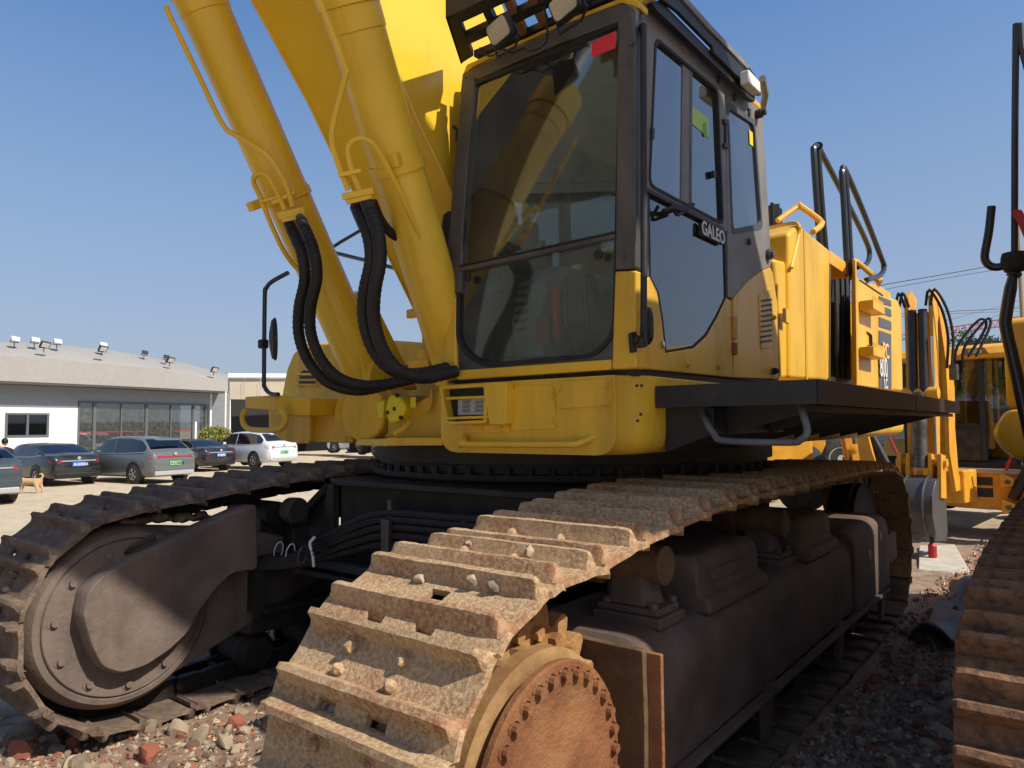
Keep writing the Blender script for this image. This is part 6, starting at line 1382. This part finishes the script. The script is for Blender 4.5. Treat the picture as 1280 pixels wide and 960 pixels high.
    for s in (-1, 1):
        for t in (.205, .81):
            y = -Lc_/2+Lc_*t; G().lathe((s*(Wc/2-.20), y, rr+.03), (s, 0, 0), [(0, rr+.07), (.205, rr+.07), (.208, rr+.06), (.208, 0)], 28).build('wheel_arch', PLT, body)
            wheel((s*(Wc/2-.085), y, rr), rr, .22, r, s, TYR, SILV, spokes=5)
    yb = -Lc_/2
    G().box((-Wc*.40, yb-.02, .30), (Wc*.40, yb+.2, .46)).build('bumper', PLT if not suv else SILV, body, bevel=.04, seg=3)
    G().box((-Wc*.42, yb-.012, .46), (Wc*.42, yb+.2, .66)).build('bumper', paint, body, bevel=.05, seg=3)
    zt = .86 if not suv else .96
    for s in (-1, 1):
        G().prism([V((s*Wc*.30, yb-.015, zt-.05)), V((s*Wc*.37, yb-.012, zt-.08)), V((s*Wc*.455, yb+.10, zt-.05)), V((s*Wc*.475, yb+.30, zt+.05)), V((s*Wc*.44, yb+.08, zt+.07)), V((s*Wc*.30, yb-.012, zt+.03))], (0, .05, 0)).build('taillight', TAIL, r, bevel=.01)
    G().box((-Wc*.30, yb-.012, zt-.02), (Wc*.30, yb+.05, zt+.015)).build('light_bar', TAIL if lbar else SILV, body, bevel=.004)
    if plate:
        pz = .74 if not suv else .72
        pt = G().box((-.22, yb-.035, pz-.07), (.22, yb-.02, pz+.07)).build('number_plate', plate, r); text('plate_text', ptxt, V((-.19, yb-.037, pz-.045)), (1, 0, 0), (0, 0, 1), .13, WHITE if plate is PLB else PLT, pt, .002, .95)
    G().lathe((0, yb-.004, zt+.09), (0, -1, 0), [(0, .06), (.01, .06), (.012, .045), (.012, 0)], 16).build('badge', SILV, body)
    for s in (-1, 1): G().box((s*(Wc/2+.0), .55, .98 if not suv else 1.06), (s*(Wc/2+.16), .66, 1.10 if not suv else 1.18)).build('wing_mirror', paint, body, bevel=.04)
    if suv: G().prism([V((-.55, yb+.52, Hc-.10)), V((.55, yb+.52, Hc-.10)), V((.5, yb+.35, Hc-.14)), V((-.5, yb+.35, Hc-.14))], (0, 0, .03)).build('roof_spoiler', paint, body, bevel=.01)
    return r
def cx(px, D): return (px-640)/FPX*D
car(cx(-58, 19.2), 19.2, -58, 'suv', carpaint('paint_slate', (60, 70, 74)), None, '', 'dark slate hatchback cut by the left picture edge, red tail lamp showing', 'car', 4.4, 1.8, 1.55)
car(cx(58, 26.0), 26.0, -57, 'sedan', carpaint('paint_black', (26, 30, 30)), PLB, 'A·HX016', 'black sedan with blue plate right behind the small dog', 'car', 4.9, 1.85, 1.45)
car(cx(170, 26.6), 26.6, -60, 'suv', carpaint('paint_grey', (98, 102, 102)), PLG, 'A·LD8826', 'grey SUV with green plate and full width red light bar', 'suv', 4.8, 1.90, 1.66, 0, True)
car(cx(238, 33.5), 33.5, -57, 'sedan', carpaint('paint_black2', (30, 32, 38)), PLB, 'B·36J95', 'second black sedan, between the grey SUV and the silver SUV', 'car', 4.8, 1.84, 1.45)
car(cx(314, 34.5), 34.5, -57, 'suv', carpaint('paint_silver', (206, 210, 212)), PLG, 'C·0820', 'silver white SUV in front of the shed', 'suv', 4.9, 1.9, 1.66, dz=.10)
car(cx(450, 47), 47, -60, 'suv', carpaint('paint_white', (226, 228, 230)), None, '', 'white car far off, showing below the deck beam', 'car', 4.6, 1.8, 1.6, dz=.30)
# scooters by the glass front
for k, (x, lab) in enumerate(((112, 'silver scooter by the glass front nearest the black sedan'), (121, 'silver scooter by the glass front nearest the grey SUV'))):
    r = root('scooter', C2W(cx(x, 31), 31, LOT), lab, 'scooter', 'scooters parked by the glass front', math.radians(60), local=True)
    for y in (-.6, .6): wheel((0, y, .24), .24, .1, r, 1)
    G().loft([[V((-.12, y, z0)), V((.12, y, z0)), V((.1, y, z1)), V((-.1, y, z1))] for y, z0, z1 in ((-.75, .4, .6), (-.3, .25, .75), (0, .2, .4), (.3, .25, .4), (.45, .4, 1.0))]).build('body', SILV, r, bevel=.03); G().box((-.13, -.75, .72), (.13, -.1, .82)).build('seat', DARKV, r, bevel=.03)
    G().tube([V((-.3, .35, 1.05)), V((0, .45, .98)), V((.3, .35, 1.05))], .02, 6).build('handlebar', DARKV, r)
# orange truck and clutter seen under the deck
r = root('flatbed_truck', C2W(cx(402, 50), 50, LOT+.2), 'orange flatbed truck far off, showing below the far deck', 'truck', rz=math.radians(100), local=True)
G().box((-1.1, -3.0, .75), (1.1, 2.0, 1.9)).build('cargo_box', mat('faded_orange', lin(222, 160, 100), lin(200, 140, 84), rough=.7), r, bevel=.03); G().box((-1.0, 2.1, .6), (1.0, 3.6, 2.3)).build('truck_cab', ORG, r, bevel=.1)
for s in (-1, 1):
    for y in (-1.9, 2.8): wheel((s*.95, y, .5), .5, .3, r, s)
def wloader(X, D, rz, lab, z=LOT+.2):
    r = root('wheel_loader', C2W(X, D, z), lab, 'loader', 'wheel loaders parked in the far yard', rz, local=True)
    G().box((-.6, -2.2, .8), (.6, .2, 1.9)).build('engine_hood', ORG, r, bevel=.1); G().box((-.4, .2, .6), (.4, 1.8, 1.2)).build('front_frame', BLACK, r, bevel=.05)
    c_ = G().box((-.65, -.4, 1.6), (.65, .7, 1.75)).build('cab', BLACK, r)
    for x in (-.65, .57):
        for y in (-.4, .62): G().box((x, y, 1.75), (x+.08, y+.08, 2.95)).build('cab_post', BLACK, c_)
    G().box((-.7, -.5, 2.95), (.7, .8, 3.08)).build('roof', ORG, c_, bevel=.04)
    for x in (-.61, .6): G().box((x, -.3, 1.75), (x+.01, .6, 2.95)).build('pane', GLS, c_)
    for s in (-1, 1):
        for y in (-1.4, 1.3): wheel((s*.85, y, .65), .65, .45, r, s)
        G().prism([V((s*.35, 1.0, 1.5)), V((s*.35, 1.2, 1.65)), V((s*.35, 2.9, .6)), V((s*.35, 2.8, .4))], (s*.12, 0, 0)).build('lift_arm', ORG, r)
    G().prism([V((-1.2, a, c)) for a, c in ((2.8, 1.1), (2.8, .1), (3.7, .05), (3.7, .12), (2.9, .25), (2.9, 1.1))], (2.4, 0, 0)).build('bucket', BLACK, r)
    return r
wloader(cx(478, 44), 44, 1.2, 'wheel loader far off below the deck beam, beside the white car')
wloader(cx(985, 24), 24, -1.0, 'wheel loader behind the step loop under the walkway', -.2); wloader(cx(902, 15), 15, .9, 'wheel loader seen left of the step loop under the walkway', -.1)
# ------------------------------------------------------------------ dog and person
def skin(name, verts, edges, radii, m, parent, rt=0, sub=2):
    bm = bmesh.new(); ly = bm.verts.layers.skin.verify(); vs = [bm.verts.new(v) for v in verts]
    for e in edges: bm.edges.new((vs[e[0]], vs[e[1]]))
    for i, (v, q_) in enumerate(zip(vs, radii)): v[ly].radius = (q_, q_) if not isinstance(q_, tuple) else q_; v[ly].use_root = (i == rt)
    me = bpy.data.meshes.new(name); bm.to_mesh(me); bm.free(); me.materials.append(m)
    o = link(name, me, parent); s_ = o.modifiers.new('skin', 'SKIN'); s_.use_smooth_shade = True; ss = o.modifiers.new('sub', 'SUBSURF'); ss.levels = ss.render_levels = sub; return o
FUR = mat('tan_fur', lin(186, 150, 104), lin(204, 176, 134), rough=.95, scale=14, bump=.5, bscale=80)
DG = root('dog', C2W(cx(39, 21.8), 21.8, LOT), 'small tan dog with curled tail walking left across the lot', 'dog', rz=math.radians(90+38.4+0), local=True)
# local: y forward (towards the left of the picture)
dv_ = [(0, -.30, .37), (0, 0, .35), (0, .27, .38), (0, .40, .45), (0, .52, .50), (0, .64, .45), (0, .72, .43),          # spine neck head muzzle 0-6
       (.075, .24, .24), (.075, .26, .12), (.075, .27, .02), (.075, .30, .012), (-.075, .22, .24), (-.075, .18, .12), (-.075, .17, .02), (-.075, .20, .012),   # fore legs 7-14
       (.08, -.30, .24), (.08, -.37, .14), (.08, -.35, .02), (.08, -.31, .012), (-.08, -.27, .24), (-.08, -.31, .14), (-.08, -.27, .02), (-.08, -.23, .012),   # hind legs 15-22
       (0, -.38, .44), (0, -.42, .54), (0, -.36, .60), (0, -.30, .56), (.045, .52, .57), (-.045, .52, .57)]
de = [(0, 1), (1, 2), (2, 3), (3, 4), (4, 5), (5, 6), (2, 7), (7, 8), (8, 9), (9, 10), (2, 11), (11, 12), (12, 13), (13, 14), (0, 15), (15, 16), (16, 17), (17, 18), (0, 19), (19, 20), (20, 21), (21, 22), (0, 23), (23, 24), (24, 25), (25, 26), (4, 27), (4, 28)]
dr_ = [.10, .11, .12, .075, .075, .05, .03, .05, .028, .022, .022, .05, .028, .022, .022, .06, .03, .022, .022, .06, .03, .022, .022, .035, .03, .03, .022, .018, .018]
skin('dog_body', dv_, de, dr_, FUR, DG, 1)
G().sphere((0, .735, .44), .018, sub=1).build('nose', BLACK, DG)
for s in (-1, 1): G().sphere((s*.05, .585, .51), .010, sub=1).build('eye', BLACK, DG)
PS = root('person', C2W(cx(7, 22.6), 22.6, LOT), 'person in a black jacket with orange shoulder, behind the slate hatchback', 'person', rz=math.radians(60), local=True); PS.scale = (.93, .93, .93)
pv_ = [(0, 0, .95), (0, 0, 1.2), (0, .02, 1.42), (0, .03, 1.52), (.19, 0, 1.40), (.24, .02, 1.14), (.22, .15, .95), (-.19, 0, 1.40), (-.24, .02, 1.14), (-.22, .15, .95), (.10, 0, .9), (.11, .02, .5), (.11, 0, .08), (.11, .14, .04), (-.10, 0, .9), (-.11, .02, .5), (-.11, 0, .08), (-.11, .14, .04)]
pe = [(0, 1), (1, 2), (2, 3), (2, 4), (4, 5), (5, 6), (2, 7), (7, 8), (8, 9), (0, 10), (10, 11), (11, 12), (12, 13), (0, 14), (14, 15), (15, 16), (16, 17)]
skin('clothed_body', pv_, pe, [(.17, .12), (.16, .11), (.17, .11), .06, .075, .055, .04, .075, .055, .04, .09, .07, .05, .04, .09, .07, .05, .04], mat('black_jacket', lin(30, 30, 34), rough=.8), PS)
hdm = G().sphere((0, .04, 1.66), .105, (.85, .95, 1.15), 3); hd_ = hdm.build('head', mat('skin_tone', lin(198, 150, 122), rough=.6), PS)
G().sphere((0, .015, 1.70), .112, (.88, .95, 1.02), 3).build('hair', mat('black_hair', lin(20, 18, 18), rough=.6), hd_); G().obox((0, .145, 1.65), (.025, .03, .04)).build('nose', MATS['skin_tone'], hd_, bevel=.008)
for s in (-1, 1): G().sphere((s*.035, .13, 1.68), .011, sub=1).build('eye', BLACK, hd_); G().sphere((s*.092, .03, 1.66), .022, (.5, 1, 1.4), 1).build('ear', MATS['skin_tone'], hd_)
G().box((-.02, .138, 1.60), (.02, .146, 1.607)).build('mouth', REDP, hd_)
for s in (-1, 1):
    for k in range(4): G().tube([V((s*(.22+.012*(k-1.5)), .16, .93)), V((s*(.22+.012*(k-1.5)), .19, .88)), V((s*(.22+.010*(k-1.5)), .18, .845-.005*abs(k-1.5)))], .008, 5).build('finger', MATS['skin_tone'], PS)
    G().tube([V((s*.19, .17, .94)), V((s*.175, .20, .90))], .010, 5).build('thumb', MATS['skin_tone'], PS)
skin('orange_vest', [(-.22, .0, 1.38), (-.12, .0, 1.46), (0, .01, 1.47), (.02, .01, 1.3), (0, 0, 1.0)], [(0, 1), (1, 2), (2, 3), (3, 4)], [(.09, .10), (.09, .11), (.08, .12), (.16, .13), (.17, .14)], mat('orange_cloth', lin(240, 120, 40), rough=.8), PS, 2)
# ================================================================== FAR RIGHT: WIRES, CRANE, TREES, WALL
def wire(pts, r, lab):
    o = G().tube(pts, r, 5, 4).build('power_line', BLACK, None); setp(o, lab, 'power line', 'power lines behind the machines')
def W_(x, y, D): r = RT*((x-640)/FPX)-UP*((y-480)/FPX)+FW; return CAM+r*D
wire([W_(1040, 371, 60), W_(1105, 356, 60), W_(1180, 343, 60), W_(1290, 323, 60)], .035, 'upper of the two thick power lines above the backhoe')
wire([W_(1040, 376, 61), W_(1105, 362, 61), W_(1180, 348, 61), W_(1290, 330, 61)], .025, 'lower of the two thick power lines above the backhoe')
wire([W_(1090, 395, 70), W_(1190, 389, 70), W_(1300, 384, 70)], .035, 'upper level power line crossing above the cab roofs')
wire([W_(1090, 398, 71), W_(1190, 392, 71), W_(1300, 388, 71)], .025, 'lower level power line crossing above the cab roofs')
wire([W_(1180, 401, 90), W_(1230, 388, 90), W_(1300, 368, 90)], .022, 'thin power line climbing to the right picture edge')
wire([W_(1214, 409, 80), W_(1300, 370, 80)], .02, 'thin stay wire rising from the crane jib to the right')
PINK = mat('crane_red', lin(214, 120, 130), rough=.6)
a, b = W_(1090, 430, 260), W_(1275, 405, 230); d = (b-a); n = 46
CRN = root('tower_crane', (W_(1010, 440, 272).x, W_(1010, 440, 272).y, 0), 'pale red lattice crane jib far beyond the backhoe cabs', 'crane')
g = G(); wdt = V((0, 0, 1.6)); 
g.tube([a, b], .28, 4); g.tube([a+wdt, b+wdt*1.5], .28, 4)
for k in range(n):
    p = a+d*k/n; q2 = a+d*(k+1)/n; h0 = wdt*(1+.5*k/n); g.tube([p, q2+h0] if k % 2 else [p+h0, q2], .16, 4)
g.build('jib', PINK, CRN)
mp = V(CRN.location); g = G(); top_ = 32
for sx in (-1, 1):
    for sy in (-1, 1): g.tube([mp+V((sx, sy, 0)), mp+V((sx, sy, top_))], .2, 4)
for k in range(12): g.tube([mp+V((-1, -1, k*2.6)), mp+V((1, -1, k*2.6+2.6))], .12, 4)
g.build('mast', PINK, CRN); G().tube([mp+V((0, 0, a.z-1+1)), a], .3, 4).build('jib_root', PINK, CRN)
def tree(x, D, hgt, wid, lab, seed):
    rr = random.Random(seed); base = C2W(cx(x, D), D, -.3); r = root('tree', base, lab, 'tree', 'trees behind the backhoe cab')
    G().tube([base, base+V((.1, 0, hgt*.5)), base+V((-.1, .1, hgt*.85))], .28, 8, 3, rad=lambda t: .3*(1-t*.7)).build('trunk', FRAME, r)
    lb = G()
    for k in range(7):
        a_ = rr.uniform(0, 6.28); z0 = hgt*rr.uniform(.4, .7); lb.tube([base+V((0, 0, z0)), base+V((math.cos(a_)*wid*.4, math.sin(a_)*wid*.4, z0+hgt*.2))], .07, 5)
    lb.build('limb', FRAME, r)
    bm = bmesh.new(); cl_ = []
    for k in range(26): cl_.append((V((rr.gauss(0, wid*.32), rr.gauss(0, wid*.32), hgt*rr.uniform(.5, 1.0))), rr.uniform(.5, 1.1)*wid*.22))
    for k in range(5200):
        c, s_ = rr.choice(cl_); d_ = V((rr.gauss(0, 1), rr.gauss(0, 1), rr.gauss(0, .8))).normalized()*s_*rr.uniform(.5, 1.1); p = base+c+d_
        a_ = V((rr.gauss(0, 1), rr.gauss(0, 1), rr.gauss(0, 1))).normalized()*.16; b_ = a_.cross(V((rr.gauss(0, 1), rr.gauss(0, 1), rr.gauss(0, 1)))).normalized()*.08
        bm.faces.new([bm.verts.new(q_) for q_ in (p-a_, p+b_, p+a_, p-b_)])
    me = bpy.data.meshes.new('crown'); bm.to_mesh(me); bm.free(); me.materials.append(MATS.get('tree_leaf') or mat('tree_leaf', lin(84, 98, 56), lin(60, 74, 44), rough=.8, scale=2)); link('crown', me, r)
tree(1216, 70, 10.2, 5.0, 'taller dark green tree behind the roof of the nearest backhoe', 1); tree(1252, 72, 9.6, 5.0, 'lower tree right of the taller one behind the backhoe roof', 2)
fw = root('yard_wall', C2W(12, 60, -.3), 'long low grey wall at the far end of the yard', 'wall', rz=math.radians(-20), local=True)
G().box((-6, 0, 0), (60, .4, 2.6)).build('wall_face', mat('yard_grey', lin(128, 130, 132), lin(112, 112, 112), rough=.8), fw)
g = G().box((-6, -.05, 2.6), (60, .45, 2.75)).build('coping', WALLW, fw)
# pole behind the neighbour's mirror pole
pw = G().cyl(C2W(cx(1283, 20), 20, -.3), C2W(cx(1283, 20), 20, 7.8), .05, seg=8).build('lamp_post', mat('pole_tan', lin(150, 130, 96), rough=.6), None); setp(pw, 'thin tan pole behind the neighbouring machine at the right edge', 'pole')
